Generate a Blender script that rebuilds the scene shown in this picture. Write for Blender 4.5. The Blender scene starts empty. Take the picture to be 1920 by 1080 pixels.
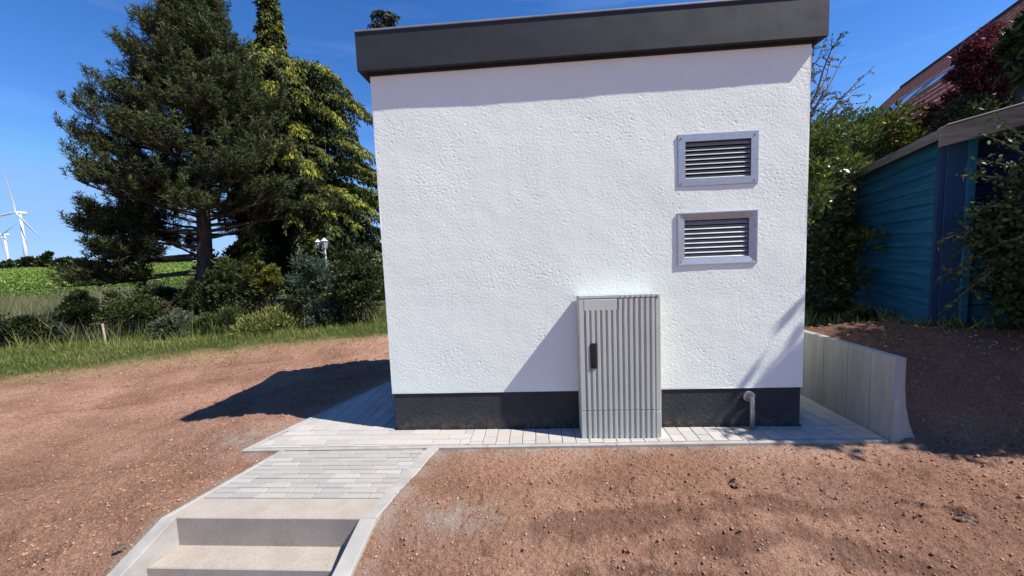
import bpy, math, random
import numpy as np
from mathutils import Matrix, Vector

# ------------------------------------------------------------------ camera, sky, sun
scene = bpy.context.scene
COL = scene.collection
CR = np.array([[0.9972149600, 0.0350786677, 0.0658164919],
               [0.0625370396, 0.0875605732, -0.9941942792],
               [-0.0406379405, 0.9955413769, 0.0851229975]])
CP = np.array([1.1323016, -2.7157605, 1.2989227])
FPX = 700.0
cam = bpy.data.objects.new('camera', bpy.data.cameras.new('camera'))
cam.data.sensor_width = 36.0
cam.data.lens = FPX / 1920 * 36.0
cam.data.clip_start = 0.02
cam.data.clip_end = 20000
m4 = Matrix([list(CR[i]) + [CP[i]] for i in range(3)] + [[0, 0, 0, 1]])
cam.matrix_world = m4
COL.objects.link(cam)
scene.camera = cam

SUN = np.array([0.775, -0.225, 1.0]); SUN /= np.linalg.norm(SUN)
elev = math.asin(SUN[2]); azim = math.atan2(SUN[0], SUN[1])
w = bpy.data.worlds.new('World'); scene.world = w; w.use_nodes = True
nt = w.node_tree; nt.nodes.clear()
sky = nt.nodes.new('ShaderNodeTexSky'); sky.sky_type = 'NISHITA'
sky.sun_disc = False; sky.sun_elevation = elev; sky.sun_rotation = azim
sky.altitude = 200; sky.air_density = 0.85; sky.dust_density = 0.0; sky.ozone_density = 2.6
hs = nt.nodes.new('ShaderNodeHueSaturation'); hs.inputs['Hue'].default_value = 0.51
hs.inputs['Saturation'].default_value = 1.30; hs.inputs['Value'].default_value = 1.28
tc = nt.nodes.new('ShaderNodeTexCoord')
mp = nt.nodes.new('ShaderNodeMapping'); mp.inputs['Scale'].default_value = (1.0, 1.0, 9.0)
mp.inputs['Rotation'].default_value = (0, 0.12, 0.5)
nz = nt.nodes.new('ShaderNodeTexNoise'); nz.inputs['Scale'].default_value = 1.7
nz.inputs['Detail'].default_value = 7; nz.inputs['Roughness'].default_value = 0.55
cr = nt.nodes.new('ShaderNodeValToRGB')
cr.color_ramp.elements[0].position = 0.52; cr.color_ramp.elements[0].color = (0, 0, 0, 1)
cr.color_ramp.elements[1].position = 0.95; cr.color_ramp.elements[1].color = (0.26, 0.26, 0.26, 1)
mx = nt.nodes.new('ShaderNodeMix'); mx.data_type = 'RGBA'
mx.inputs[7].default_value = (4.2, 5.4, 7.6, 1)
dk = nt.nodes.new('ShaderNodeMix'); dk.data_type = 'RGBA'; dk.blend_type = 'DARKEN'; dk.inputs[0].default_value = 0.88
dk.inputs[7].default_value = (1.9, 3.45, 6.3, 1)      # keeps the clear dark blue of the day down to the horizon
bg = nt.nodes.new('ShaderNodeBackground'); bg.inputs['Strength'].default_value = 0.090
wo = nt.nodes.new('ShaderNodeOutputWorld')
L = nt.links.new
L(sky.outputs[0], hs.inputs['Color']); L(tc.outputs['Generated'], mp.inputs[0]); L(mp.outputs[0], nz.inputs['Vector'])
L(nz.outputs[0], cr.inputs[0]); L(cr.outputs[0], mx.inputs[0]); L(hs.outputs[0], dk.inputs[6]); L(dk.outputs[2], mx.inputs[6])
L(mx.outputs[2], bg.inputs[0]); L(bg.outputs[0], wo.inputs[0])

sl = bpy.data.lights.new('sun', 'SUN'); sl.energy = 5.0; sl.angle = math.radians(0.5); sl.color = (1.0, 0.955, 0.89)
so = bpy.data.objects.new('sun', sl); COL.objects.link(so)
so.rotation_euler = Vector(SUN).to_track_quat('Z', 'Y').to_euler()
so.location = (4, -2, 8)
scene.view_settings.view_transform = 'Standard'; scene.view_settings.look = 'None'
scene.view_settings.exposure = 0.76; scene.view_settings.gamma = 1.0; scene.view_settings.use_curve_mapping = False
scene.render.engine = 'CYCLES'
scene.cycles.max_bounces = 6; scene.cycles.transparent_max_bounces = 6

RNG = np.random.default_rng(7)
random.seed(7)

def ray(u, v):
    return CP, CR @ np.array([(u - 960) / FPX, -(v - 540) / FPX, -1.0])
def at(u, v, y):            # point at depth y that the photograph shows at u, v
    c, d = ray(u, v); return c + (y - c[1]) / d[1] * d

def proj(P):
    q = (np.asarray(P, float) - CP) @ CR
    return np.array([960 + FPX * q[0] / -q[2], 540 - FPX * q[1] / -q[2]])
def across(P):              # horizontal unit vector square to the line of sight, its angle, metres per photo pixel along it
    d = np.array([P[0] - CP[0], P[1] - CP[1]]); d /= np.linalg.norm(d); r = np.array([d[1], -d[0], 0.0])
    px = np.linalg.norm(proj(np.asarray(P) + r * .1) - proj(np.asarray(P) - r * .1))
    return r, math.atan2(r[1], r[0]), 0.2 / px
# ------------------------------------------------------------------ helpers
def put(o, label=None, cat=None, group=None, kind=None):
    if label: o['label'] = label
    if cat: o['category'] = cat
    if group: o['group'] = group
    if kind: o['kind'] = kind
    return o
def empty(name, loc, label, cat, group=None, rz=0.0):
    o = bpy.data.objects.new(name, None); COL.objects.link(o)
    o.location = loc; o.rotation_euler = (0, 0, rz); o.empty_display_size = 0.1
    return put(o, label, cat, group)
def link(name, me, mats, parent=None):
    o = bpy.data.objects.new(name, me); COL.objects.link(o)
    if not isinstance(mats, (list, tuple)): mats = [mats]
    for m in mats: me.materials.append(m)
    if parent is not None: o.parent = parent
    return o
def fastmesh(name, V, F, nper, smooth=False, attr=None):
    """V (n,3), F (m,nper) ints"""
    me = bpy.data.meshes.new(name)
    V = np.asarray(V, np.float32); F = np.asarray(F, np.int32)
    me.vertices.add(len(V)); me.vertices.foreach_set('co', V.ravel())
    me.loops.add(F.size); me.loops.foreach_set('vertex_index', F.ravel())
    me.polygons.add(len(F))
    me.polygons.foreach_set('loop_start', np.arange(0, F.size, nper, dtype=np.int32))
    me.polygons.foreach_set('loop_total', np.full(len(F), nper, np.int32))
    if smooth: me.polygons.foreach_set('use_smooth', np.ones(len(F), bool))
    if attr is not None:
        for k, (dom, a) in attr.items():
            at_ = me.attributes.new(k, 'FLOAT', dom); at_.data.foreach_set('value', np.asarray(a, np.float32))
    me.update(calc_edges=True)
    return me
class MB:
    """collects shapes and links them as one mesh"""
    def __init__(s): s.v = []; s.f = []; s.a = []
    def add(s, vs, fs, val=None):
        n = len(s.v); s.v += [tuple(map(float, p)) for p in vs]; s.f += [tuple(i + n for i in f) for f in fs]
        s.a += [random.random() if val is None else val] * len(fs)
        return s
    def box(s, x0, x1, y0, y1, z0, z1, b=0.0, M=None):
        if b <= 0:
            vs = [(x, y, z) for z in (z0, z1) for y in (y0, y1) for x in (x0, x1)]
            fs = [(0, 2, 3, 1), (4, 5, 7, 6), (0, 1, 5, 4), (2, 6, 7, 3), (0, 4, 6, 2), (1, 3, 7, 5)]
        else:
            vs = []; idx = {}
            for i, x in enumerate((x0, x1)):
                for j, y in enumerate((y0, y1)):
                    for k, z in enumerate((z0, z1)):
                        sx, sy, sz = (1 - 2 * i) * b, (1 - 2 * j) * b, (1 - 2 * k) * b
                        for ax, p in enumerate(((x, y + sy, z + sz), (x + sx, y, z + sz), (x + sx, y + sy, z))):
                            idx[i, j, k, ax] = len(vs); vs.append(p)
            I = idx; fs = []
            for i in (0, 1):
                q = [I[i, 0, 0, 0], I[i, 1, 0, 0], I[i, 1, 1, 0], I[i, 0, 1, 0]]; fs.append(tuple(q if i else q[::-1]))
                q = [I[0, i, 0, 1], I[1, i, 0, 1], I[1, i, 1, 1], I[0, i, 1, 1]]; fs.append(tuple(q[::-1] if i else q))
                q = [I[0, 0, i, 2], I[1, 0, i, 2], I[1, 1, i, 2], I[0, 1, i, 2]]; fs.append(tuple(q if i else q[::-1]))
            for a in (0, 1):
                for c in (0, 1):
                    fs.append((I[0, a, c, 1], I[1, a, c, 1], I[1, a, c, 2], I[0, a, c, 2]))
                    fs.append((I[a, 0, c, 0], I[a, 1, c, 0], I[a, 1, c, 2], I[a, 0, c, 2]))
                    fs.append((I[a, c, 0, 0], I[a, c, 1, 0], I[a, c, 1, 1], I[a, c, 0, 1]))
                    for k in (0, 1): fs.append((I[a, c, k, 0], I[a, c, k, 1], I[a, c, k, 2]))
        if M is not None: vs = [M @ Vector(v) for v in vs]
        return s.add(vs, fs)
    def tube(s, pts, rad, n=8, caps=True):
        pts = [np.array(p, float) for p in pts]
        if not hasattr(rad, '__len__'): rad = [rad] * len(pts)
        vs = []; prev = None
        for i, p in enumerate(pts):
            t = pts[min(i + 1, len(pts) - 1)] - pts[max(i - 1, 0)]; t = t / (np.linalg.norm(t) + 1e-9)
            if prev is None:
                a = np.array([0, 0, 1.0]) if abs(t[2]) < 0.9 else np.array([1.0, 0, 0])
            else: a = prev
            u = a - t * (a @ t); u /= np.linalg.norm(u) + 1e-9; prev = u; v = np.cross(t, u)
            for k in range(n):
                th = 2 * math.pi * k / n; vs.append(p + rad[i] * (math.cos(th) * u + math.sin(th) * v))
        fs = [(i * n + k, i * n + (k + 1) % n, (i + 1) * n + (k + 1) % n, (i + 1) * n + k) for i in range(len(pts) - 1) for k in range(n)]
        if caps: fs += [tuple(range(n))[::-1], tuple(range((len(pts) - 1) * n, len(pts) * n))]
        return s.add(vs, fs)
    def prism(s, poly, z0, z1, inset=0.0, ins_h=0.0):
        """vertical prism over a convex polygon (ccw), optional chamfered top"""
        n = len(poly); P = [np.array(p, float) for p in poly]
        def z(zz, p): return zz(p) if callable(zz) else zz
        vs = [(p[0], p[1], z(z0, p)) for p in P]
        c = sum(P) / n
        if inset > 0:
            Q = inset_poly(P, inset)
            vs += [(p[0], p[1], z(z1, p) - ins_h) for p in P] + [(p[0], p[1], z(z1, p)) for p in Q]
            lev = 3
        else:
            vs += [(p[0], p[1], z(z1, p)) for p in P]; lev = 2
        fs = [tuple(range(n))[::-1], tuple(range((lev - 1) * n, lev * n))]
        for l in range(lev - 1):
            fs += [(l * n + i, l * n + (i + 1) % n, (l + 1) * n + (i + 1) % n, (l + 1) * n + i) for i in range(n)]
        return s.add(vs, fs)
    def build(s, name, mat, parent=None, smooth=False, bevel=0.0):
        me = bpy.data.meshes.new(name); me.from_pydata(s.v, [], s.f)
        a = me.attributes.new('tint', 'FLOAT', 'FACE'); a.data.foreach_set('value', s.a)
        if smooth: me.polygons.foreach_set('use_smooth', [True] * len(me.polygons))
        me.update()
        o = link(name, me, mat, parent)
        if bevel:
            md = o.modifiers.new('b', 'BEVEL'); md.width = bevel; md.segments = 2; md.limit_method = 'ANGLE'
        return o
def inset_poly(P, d):
    n = len(P); out = []
    for i in range(n):
        a, b, c = P[i - 1], P[i], P[(i + 1) % n]
        e1 = (b - a) / (np.linalg.norm(b - a) + 1e-9); e2 = (c - b) / (np.linalg.norm(c - b) + 1e-9)
        n1 = np.array([-e1[1], e1[0]]); n2 = np.array([-e2[1], e2[0]])
        k = 1 + n1 @ n2
        out.append(b + (n1 + n2) * d / max(k, 0.3))
    return out
def clip_poly(P, A, B):
    """keep the part of P left of A->B"""
    A = np.array(A, float); B = np.array(B, float); d = B - A
    side = [d[0] * (p[1] - A[1]) - d[1] * (p[0] - A[0]) for p in P]; out = []
    for i in range(len(P)):
        j = (i + 1) % len(P)
        if side[i] >= 0: out.append(P[i])
        if (side[i] >= 0) != (side[j] >= 0):
            t = side[i] / (side[i] - side[j]); out.append(P[i] + t * (P[j] - P[i]))
    return out
def area(P):
    return 0.5 * sum(P[i][0] * P[(i + 1) % len(P)][1] - P[(i + 1) % len(P)][0] * P[i][1] for i in range(len(P)))

def sstep(a, b, x):
    t = np.clip((x - a) / (b - a), 0, 1); return t * t * (3 - 2 * t)
def vnoise(x, y, seed=0):
    xi = np.floor(x).astype(np.int64); yi = np.floor(y).astype(np.int64); fx = x - xi; fy = y - yi
    def g(a, b):
        h = (a * 374761393 + b * 668265263 + seed * 974711) & 0xffffffff
        h = ((h ^ (h >> 13)) * 1274126177) & 0xffffffff
        h = h ^ (h >> 16); an = (h & 0xffff) / 65536.0 * 2 * np.pi
        return np.cos(an), np.sin(an)
    def d(a, b, dx, dy):
        gx, gy = g(a, b); return gx * dx + gy * dy
    u = fx ** 3 * (fx * (fx * 6 - 15) + 10); v = fy ** 3 * (fy * (fy * 6 - 15) + 10)
    n00 = d(xi, yi, fx, fy); n10 = d(xi + 1, yi, fx - 1, fy); n01 = d(xi, yi + 1, fx, fy - 1); n11 = d(xi + 1, yi + 1, fx - 1, fy - 1)
    return (n00 * (1 - u) + n10 * u) * (1 - v) + (n01 * (1 - u) + n11 * u) * v

# ------------------------------------------------------------------ materials
def mat(name, rough=0.8, color=(0.5, 0.5, 0.5), metal=0.0, spec=0.3):
    m = bpy.data.materials.new(name); m.use_nodes = True
    b = m.node_tree.nodes['Principled BSDF']
    b.inputs['Base Color'].default_value = (*color, 1); b.inputs['Roughness'].default_value = rough
    b.inputs['Metallic'].default_value = metal; b.inputs['Specular IOR Level'].default_value = spec
    return m, m.node_tree, b
def node(nt, t, **k):
    n = nt.nodes.new(t)
    for a, v in k.items():
        if a in n.inputs.keys() if isinstance(a, str) else False: n.inputs[a].default_value = v
        else: setattr(n, a, v)
    return n
def ramp(nt, src, stops, interp='LINEAR'):
    r = nt.nodes.new('ShaderNodeValToRGB'); e = r.color_ramp; e.interpolation = interp
    while len(e.elements) < len(stops): e.elements.new(0.5)
    for el, (p, c) in zip(e.elements, stops):
        el.position = p; el.color = (*c, 1) if len(c) == 3 else c
    nt.links.new(src, r.inputs[0]); return r.outputs[0]
def noise(nt, scale, detail=5, rough=0.6, stretch=None, vec=None, rot=None):
    n = nt.nodes.new('ShaderNodeTexNoise'); n.inputs['Scale'].default_value = scale
    n.inputs['Detail'].default_value = detail; n.inputs['Roughness'].default_value = rough
    t = vec
    if t is None:
        g = nt.nodes.new('ShaderNodeNewGeometry'); t = g.outputs['Position']
    if stretch or rot:
        mp = nt.nodes.new('ShaderNodeMapping')
        if stretch: mp.inputs['Scale'].default_value = stretch
        if rot: mp.inputs['Rotation'].default_value = rot
        nt.links.new(t, mp.inputs[0]); t = mp.outputs[0]
    nt.links.new(t, n.inputs['Vector']); return n.outputs[0]
def math2(nt, op, a, b):
    n = nt.nodes.new('ShaderNodeMath'); n.operation = op
    for i, x in enumerate((a, b)):
        if hasattr(x, 'links'): nt.links.new(x, n.inputs[i])
        else: n.inputs[i].default_value = x
    return n.outputs[0]
def mixc(nt, f, a, b, mode='MIX'):
    n = nt.nodes.new('ShaderNodeMix'); n.data_type = 'RGBA'; n.blend_type = mode
    for i, x in ((0, f), (6, a), (7, b)):
        if hasattr(x, 'links'): nt.links.new(x, n.inputs[i])
        elif i == 0: n.inputs[0].default_value = x
        else: n.inputs[i].default_value = (*x, 1)
    return n.outputs[2]
def bump(nt, b, h, strength, dist):
    n = nt.nodes.new('ShaderNodeBump'); n.inputs['Strength'].default_value = strength; n.inputs['Distance'].default_value = dist
    nt.links.new(h, n.inputs['Height']); nt.links.new(n.outputs[0], b.inputs['Normal']); return n
def attr(nt, name):
    n = nt.nodes.new('ShaderNodeAttribute'); n.attribute_name = name; return n.outputs['Fac']

def simple(name, c0, c1, scale=8, rough=0.8, metal=0.0, spec=0.3, bs=0.0, bd=0.005, bscale=60, stretch=None, tint=0.0):
    m, nt, b = mat(name, rough, metal=metal, spec=spec)
    c = ramp(nt, noise(nt, scale, 6, 0.6, stretch), [(0.3, c0), (0.7, c1)])
    if tint:
        a = attr(nt, 'tint'); v = math2(nt, 'MULTIPLY_ADD', a, tint); nt.nodes[-1].inputs[2].default_value = 1 - tint / 2
        cc = nt.nodes.new('ShaderNodeCombineColor')
        for i in range(3): nt.links.new(v, cc.inputs[i])
        c = mixc(nt, 1.0, c, cc.outputs[0], 'MULTIPLY')
    nt.links.new(c, b.inputs['Base Color'])
    if bs: bump(nt, b, noise(nt, bscale, 5, 0.65), bs, bd)
    return m

def leafmat(name, ca, cb, dark=0.55, trans=0.25, rough=0.5, spec=0.3):
    """tint attribute picks between two leaf colours; each leaf differs a little"""
    m, nt, b = mat(name, rough, spec=spec)
    a = attr(nt, 'tint')
    c = mixc(nt, a, ca, cb)
    g = nt.nodes.new('ShaderNodeNewGeometry')
    v = math2(nt, 'MULTIPLY', g.outputs['Random Per Island'], 1 - dark)
    v = math2(nt, 'ADD', v, dark)
    cc = nt.nodes.new('ShaderNodeCombineColor')
    for i in range(3): nt.links.new(v, cc.inputs[i])
    c = mixc(nt, 1.0, c, cc.outputs[0], 'MULTIPLY')
    nt.links.new(c, b.inputs['Base Color'])
    if trans:
        t = nt.nodes.new('ShaderNodeBsdfTranslucent'); nt.links.new(c, t.inputs[0])
        s = nt.nodes.new('ShaderNodeMixShader'); s.inputs[0].default_value = trans
        nt.links.new(b.outputs[0], s.inputs[1]); nt.links.new(t.outputs[0], s.inputs[2])
        nt.links.new(s.outputs[0], nt.nodes['Material Output'].inputs[0])
    return m

M = {}
# stucco
m, nt, b = mat('stucco', 0.92, spec=0.1)
c = ramp(nt, noise(nt, 1.3, 6, 0.6), [(0.3, (0.77, 0.815, 0.73)), (0.7, (0.81, 0.855, 0.77))])
c = mixc(nt, 1.0, c, ramp(nt, noise(nt, 5, 6, 0.7, (1.6, 1.6, 0.13)), [(0.30, (0.975, 0.972, 0.965)), (0.45, (1, 1, 1))]), 'MULTIPLY')
nt.links.new(c, b.inputs['Base Color'])
bump(nt, b, noise(nt, 150, 4, 0.7), 0.35, 0.004)
M['stucco'] = m
M['plinth'] = simple('plinth_paint', (0.030, 0.031, 0.033), (0.043, 0.044, 0.046), 5, 0.75, spec=0.25, bs=0.9, bd=0.008, bscale=55)
m = M['plinth']; nt = m.node_tree; b = nt.nodes['Principled BSDF']; base = b.inputs['Base Color'].links[0].from_socket
g = nt.nodes.new('ShaderNodeNewGeometry'); sx = nt.nodes.new('ShaderNodeSeparateXYZ'); nt.links.new(g.outputs['Position'], sx.inputs[0])
mr = nt.nodes.new('ShaderNodeMapRange'); mr.inputs['From Min'].default_value = 0.0; mr.inputs['From Max'].default_value = 0.12; mr.inputs['To Min'].default_value = 1; mr.inputs['To Max'].default_value = 0
nt.links.new(sx.outputs[2], mr.inputs['Value'])
sp = math2(nt, 'MULTIPLY', mr.outputs[0], ramp(nt, noise(nt, 22, 7, 0.8), [(0.45, (0, 0, 0)), (0.72, (0.75,) * 3)]))
nt.links.new(mixc(nt, sp, base, (0.22, 0.15, 0.11)), b.inputs['Base Color'])
m, nt, b = mat('fascia_metal', 0.7, spec=0.3)
nt.links.new(ramp(nt, noise(nt, 3.0, 6, 0.65, (0.5, 1, 2.2)), [(0.3, (0.022, 0.025, 0.030)), (0.66, (0.032, 0.035, 0.041)), (0.8, (0.065, 0.066, 0.068))]), b.inputs['Base Color'])
nt.links.new(ramp(nt, noise(nt, 9, 5, 0.6), [(0.3, (0.55,) * 3), (0.7, (0.75,) * 3)]), b.inputs['Roughness'])
bump(nt, b, noise(nt, 2.5, 3, 0.5), 0.25, 0.01)
M['fascia'] = m
M['cap'] = simple('cap_metal', (0.30, 0.32, 0.34), (0.45, 0.46, 0.48), 6, 0.4, metal=0.6)
M['zinc'] = simple('galvanised_metal', (0.33, 0.35, 0.375), (0.43, 0.45, 0.475), 22, 0.45, metal=0.75, bs=0.15, bd=0.002, bscale=40, stretch=(1, 1, 3))
M['slat'] = simple('louvre_metal', (0.27, 0.27, 0.265), (0.37, 0.365, 0.36), 14, 0.55, metal=0.2)
M['dark'] = simple('dark_cavity', (0.012, 0.012, 0.014), (0.02, 0.02, 0.022), 5, 0.9)
M['pipe'] = simple('steel_pipe', (0.34, 0.34, 0.33), (0.50, 0.49, 0.47), 30, 0.38, metal=0.7, bs=0.1, bd=0.002)
M['cabinet'] = simple('cabinet_plastic', (0.455, 0.465, 0.41), (0.515, 0.525, 0.465), 4, 0.6, spec=0.35, bs=0.1, bd=0.002, bscale=200)
M['black'] = simple('black_plastic', (0.012, 0.012, 0.012), (0.02, 0.02, 0.02), 4, 0.45)
# paving: tint per stone
def stonemat(name, stops, bsc=120, bs=0.35, dust=(0.45, 0.33, 0.27), damt=0.35):
    m, nt, b = mat(name, 0.85, spec=0.2)
    c = ramp(nt, attr(nt, 'tint'), stops)
    f = ramp(nt, noise(nt, 160, 3, 0.7), [(0.35, (0.80,) * 3), (0.65, (1.08,) * 3)])
    c = mixc(nt, 1.0, c, f, 'MULTIPLY')
    d = ramp(nt, noise(nt, 3.5, 6, 0.7), [(0.45, (0, 0, 0)), (0.75, (damt,) * 3)])
    c = mixc(nt, d, c, dust)
    nt.links.new(c, b.inputs['Base Color'])
    bump(nt, b, noise(nt, bsc, 4, 0.65), bs, 0.003)
    return m
M['paver'] = stonemat('paver_stone', [(0, (0.36, 0.34, 0.315)), (0.5, (0.40, 0.38, 0.35)), (1, (0.44, 0.415, 0.38))])
M['path_paver'] = stonemat('path_paver_stone', [(0, (0.30, 0.29, 0.27)), (0.4, (0.325, 0.315, 0.29)), (0.8, (0.345, 0.33, 0.305)), (1, (0.385, 0.37, 0.34))], damt=0.2)
M['bedding'] = simple('joint_sand', (0.10, 0.085, 0.07), (0.18, 0.15, 0.12), 30, 0.95, bs=0.5, bd=0.004)
M['kerb'] = simple('kerb_concrete', (0.25, 0.238, 0.215), (0.37, 0.35, 0.32), 7, 0.9, bs=0.35, bd=0.003, bscale=150)
M['step'] = simple('step_concrete', (0.33, 0.285, 0.235), (0.38, 0.33, 0.28), 9, 0.9, bs=0.3, bd=0.002, bscale=260)
m, nt, b = mat('step_concrete', 0.92, spec=0.15)
c = ramp(nt, noise(nt, 7, 6, 0.65), [(0.3, (0.31, 0.270, 0.228)), (0.7, (0.375, 0.330, 0.282))])
c = mixc(nt, 1.0, c, ramp(nt, noise(nt, 190, 3, 0.75), [(0.35, (0.72,) * 3), (0.5, (1.0,) * 3), (0.68, (1.12,) * 3)]), 'MULTIPLY')
c = mixc(nt, ramp(nt, noise(nt, 12, 6, 0.75), [(0.52, (0, 0, 0)), (0.75, (0.45,) * 3)]), c, (0.30, 0.20, 0.14))
nt.links.new(c, b.inputs['Base Color']); bump(nt, b, noise(nt, 180, 4, 0.7), 0.5, 0.003)
M['step'] = m
M['retain'] = simple('retaining_concrete', (0.25, 0.24, 0.225), (0.37, 0.36, 0.34), 5, 0.88, bs=0.25, bd=0.003, bscale=120, stretch=(3.5, 3.5, 0.25), tint=0.30)
# ground: dirt and grass soil
m, nt, b = mat('soil', 0.95, spec=0.12)
big = noise(nt, 1.1, 6, 0.6)
c1 = ramp(nt, big, [(0.30, (0.255, 0.136, 0.089)), (0.50, (0.380, 0.212, 0.142)), (0.68, (0.49, 0.290, 0.204))])
fine = ramp(nt, noise(nt, 60, 9, 0.85), [(0.36, (0.22, 0.18, 0.16)), (0.45, (0.80, 0.78, 0.77)), (0.54, (1.06, 1.06, 1.06)), (0.66, (1.62, 1.60, 1.57))])  # grain contrast: shade between the crumbs put into the colour
c1 = mixc(nt, 1.0, c1, fine, 'MULTIPLY')
spk = ramp(nt, noise(nt, 150, 2, 0.5), [(0.66, (0, 0, 0)), (0.72, (0.6,) * 3)])
c1 = mixc(nt, spk, c1, (0.40, 0.31, 0.25))
damp_dark = attr(nt, 'damp_dark')      # damp patches; also darkens the dents and the bank
c1 = mixc(nt, damp_dark, c1, mixc(nt, 0.62, c1, (0.07, 0.035, 0.022)))
dst = attr(nt, 'dust')     # pale mortar dust beside the kerbs
c1 = mixc(nt, dst, c1, (0.42, 0.35, 0.29))
straw = ramp(nt, noise(nt, 40, 5, 0.7, (0.4, 1, 1)), [(0.35, (0.17, 0.12, 0.05)), (0.65, (0.40, 0.30, 0.15))])
c1 = mixc(nt, attr(nt, 'straw'), c1, straw)
gr = ramp(nt, noise(nt, 6, 6, 0.7), [(0.3, (0.035, 0.050, 0.014)), (0.7, (0.085, 0.115, 0.030))])
c = mixc(nt, attr(nt, 'green'), c1, gr)
nt.links.new(c, b.inputs['Base Color'])
hh = math2(nt, 'ADD', noise(nt, 28, 8, 0.72), math2(nt, 'MULTIPLY', noise(nt, 120, 4, 0.7), 0.5))
bump(nt, b, hh, 1.0, 0.045)
M['soil'] = m
m, nt, b = mat('stone_bits', 0.9, spec=0.2)
g = nt.nodes.new('ShaderNodeNewGeometry')
nt.links.new(ramp(nt, g.outputs['Random Per Island'], [(0, (0.22, 0.115, 0.073)), (0.5, (0.31, 0.172, 0.114)), (0.97, (0.36, 0.215, 0.15)), (0.99, (0.42, 0.29, 0.22)), (1, (0.48, 0.38, 0.31))]), b.inputs['Base Color'])
bump(nt, b, noise(nt, 200, 3, 0.6), 0.5, 0.002)
M['stones'] = m
M['clod'] = simple('dark_clod', (0.10, 0.062, 0.044), (0.21, 0.130, 0.092), 25, 0.95, bs=0.8, bd=0.01, bscale=60)
M['bark'] = simple('pine_bark', (0.035, 0.027, 0.022), (0.115, 0.085, 0.068), 9, 0.95, bs=0.9, bd=0.03, bscale=14, stretch=(1, 1, 0.3))
M['twig'] = simple('twig_bark', (0.045, 0.035, 0.028), (0.11, 0.085, 0.065), 12, 0.9)
M['greytwig'] = simple('grey_twig_bark', (0.10, 0.09, 0.085), (0.19, 0.17, 0.155), 12, 0.9)
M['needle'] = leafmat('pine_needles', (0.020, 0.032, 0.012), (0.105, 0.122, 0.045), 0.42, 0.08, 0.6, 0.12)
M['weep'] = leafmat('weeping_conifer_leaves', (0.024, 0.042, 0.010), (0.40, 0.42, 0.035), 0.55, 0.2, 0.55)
M['spruce'] = leafmat('spruce_needles', (0.03, 0.045, 0.025), (0.075, 0.08, 0.05), 0.5, 0.05, 0.6)
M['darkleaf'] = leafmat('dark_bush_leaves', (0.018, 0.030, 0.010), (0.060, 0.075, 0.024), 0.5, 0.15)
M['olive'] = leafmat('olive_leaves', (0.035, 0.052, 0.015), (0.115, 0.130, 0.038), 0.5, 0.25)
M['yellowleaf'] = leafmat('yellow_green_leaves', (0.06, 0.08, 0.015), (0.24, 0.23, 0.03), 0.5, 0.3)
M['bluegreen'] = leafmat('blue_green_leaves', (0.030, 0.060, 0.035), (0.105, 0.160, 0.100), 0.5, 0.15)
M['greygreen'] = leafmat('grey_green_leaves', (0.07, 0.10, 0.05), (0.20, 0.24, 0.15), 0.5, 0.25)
M['redleaf'] = leafmat('red_leaves', (0.07, 0.030, 0.025), (0.22, 0.05, 0.05), 0.5, 0.2)
M['plum'] = leafmat('plum_leaves', (0.075, 0.016, 0.022), (0.26, 0.045, 0.065), 0.45, 0.3, 0.45)
M['laurel'] = leafmat('laurel_leaves', (0.045, 0.075, 0.016), (0.19, 0.24, 0.045), 0.45, 0.3, 0.36, 0.5)
M['ivy'] = leafmat('dogwood_leaves', (0.028, 0.048, 0.014), (0.085, 0.115, 0.035), 0.5, 0.22, 0.45)
M['grass'] = leafmat('grass_blades', (0.125, 0.170, 0.026), (0.44, 0.42, 0.15), 0.5, 0.3, 0.6)
M['meadow'] = leafmat('meadow_grass', (0.075, 0.105, 0.030), (0.34, 0.29, 0.16), 0.6, 0.3, 0.6)
M['vine'] = leafmat('vine_leaves', (0.12, 0.20, 0.03), (0.27, 0.38, 0.065), 0.6, 0.3)
M['blue'] = None
m, nt, b = mat('blue_planks', 0.7, spec=0.25)
g = noise(nt, 5, 7, 0.7, (0.25, 0.25, 7))
c = ramp(nt, g, [(0.25, (0.008, 0.055, 0.115)), (0.5, (0.012, 0.105, 0.185)), (0.66, (0.026, 0.160, 0.235)), (0.85, (0.10, 0.25, 0.28))])
nt.links.new(c, b.inputs['Base Color']); bump(nt, b, noise(nt, 25, 5, 0.7, (0.3, 0.3, 5)), 0.4, 0.004)
M['blue'] = m
M['navy'] = simple('navy_paint', (0.010, 0.030, 0.090), (0.018, 0.055, 0.135), 5, 0.6, bs=0.2, bd=0.003, stretch=(1, 1, 0.3))
M['greywood'] = simple('weathered_wood', (0.13, 0.105, 0.085), (0.30, 0.26, 0.22), 6, 0.9, bs=0.6, bd=0.004, bscale=30, stretch=(0.6, 0.6, 6))
M['tile'] = simple('clay_tiles', (0.40, 0.100, 0.052), (0.62, 0.190, 0.100), 5, 0.8, bs=0.2, bd=0.01, bscale=20)
M['tiledark'] = simple('ridge_clay', (0.07, 0.035, 0.028), (0.13, 0.06, 0.045), 6, 0.85)
M['render'] = simple('house_render', (0.45, 0.42, 0.37), (0.56, 0.53, 0.47), 3, 0.9)
m, nt, b = mat('roof_glass', 0.06, (0.25, 0.30, 0.36), spec=0.9); M['glass'] = m
M['flash'] = simple('grey_flashing', (0.30, 0.31, 0.32), (0.42, 0.43, 0.44), 6, 0.5, metal=0.3)
M['white'] = simple('white_paint', (0.72, 0.73, 0.74), (0.82, 0.82, 0.82), 0.05, 0.45)
M['turbine'] = simple('turbine_hazed_paint', (0.50, 0.53, 0.56), (0.56, 0.58, 0.60), 0.05, 0.6)  # white turned grey: distance haze put into the colour
M['lampwhite'] = simple('lamp_paint', (0.50, 0.50, 0.49), (0.62, 0.62, 0.60), 5, 0.6)
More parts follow.
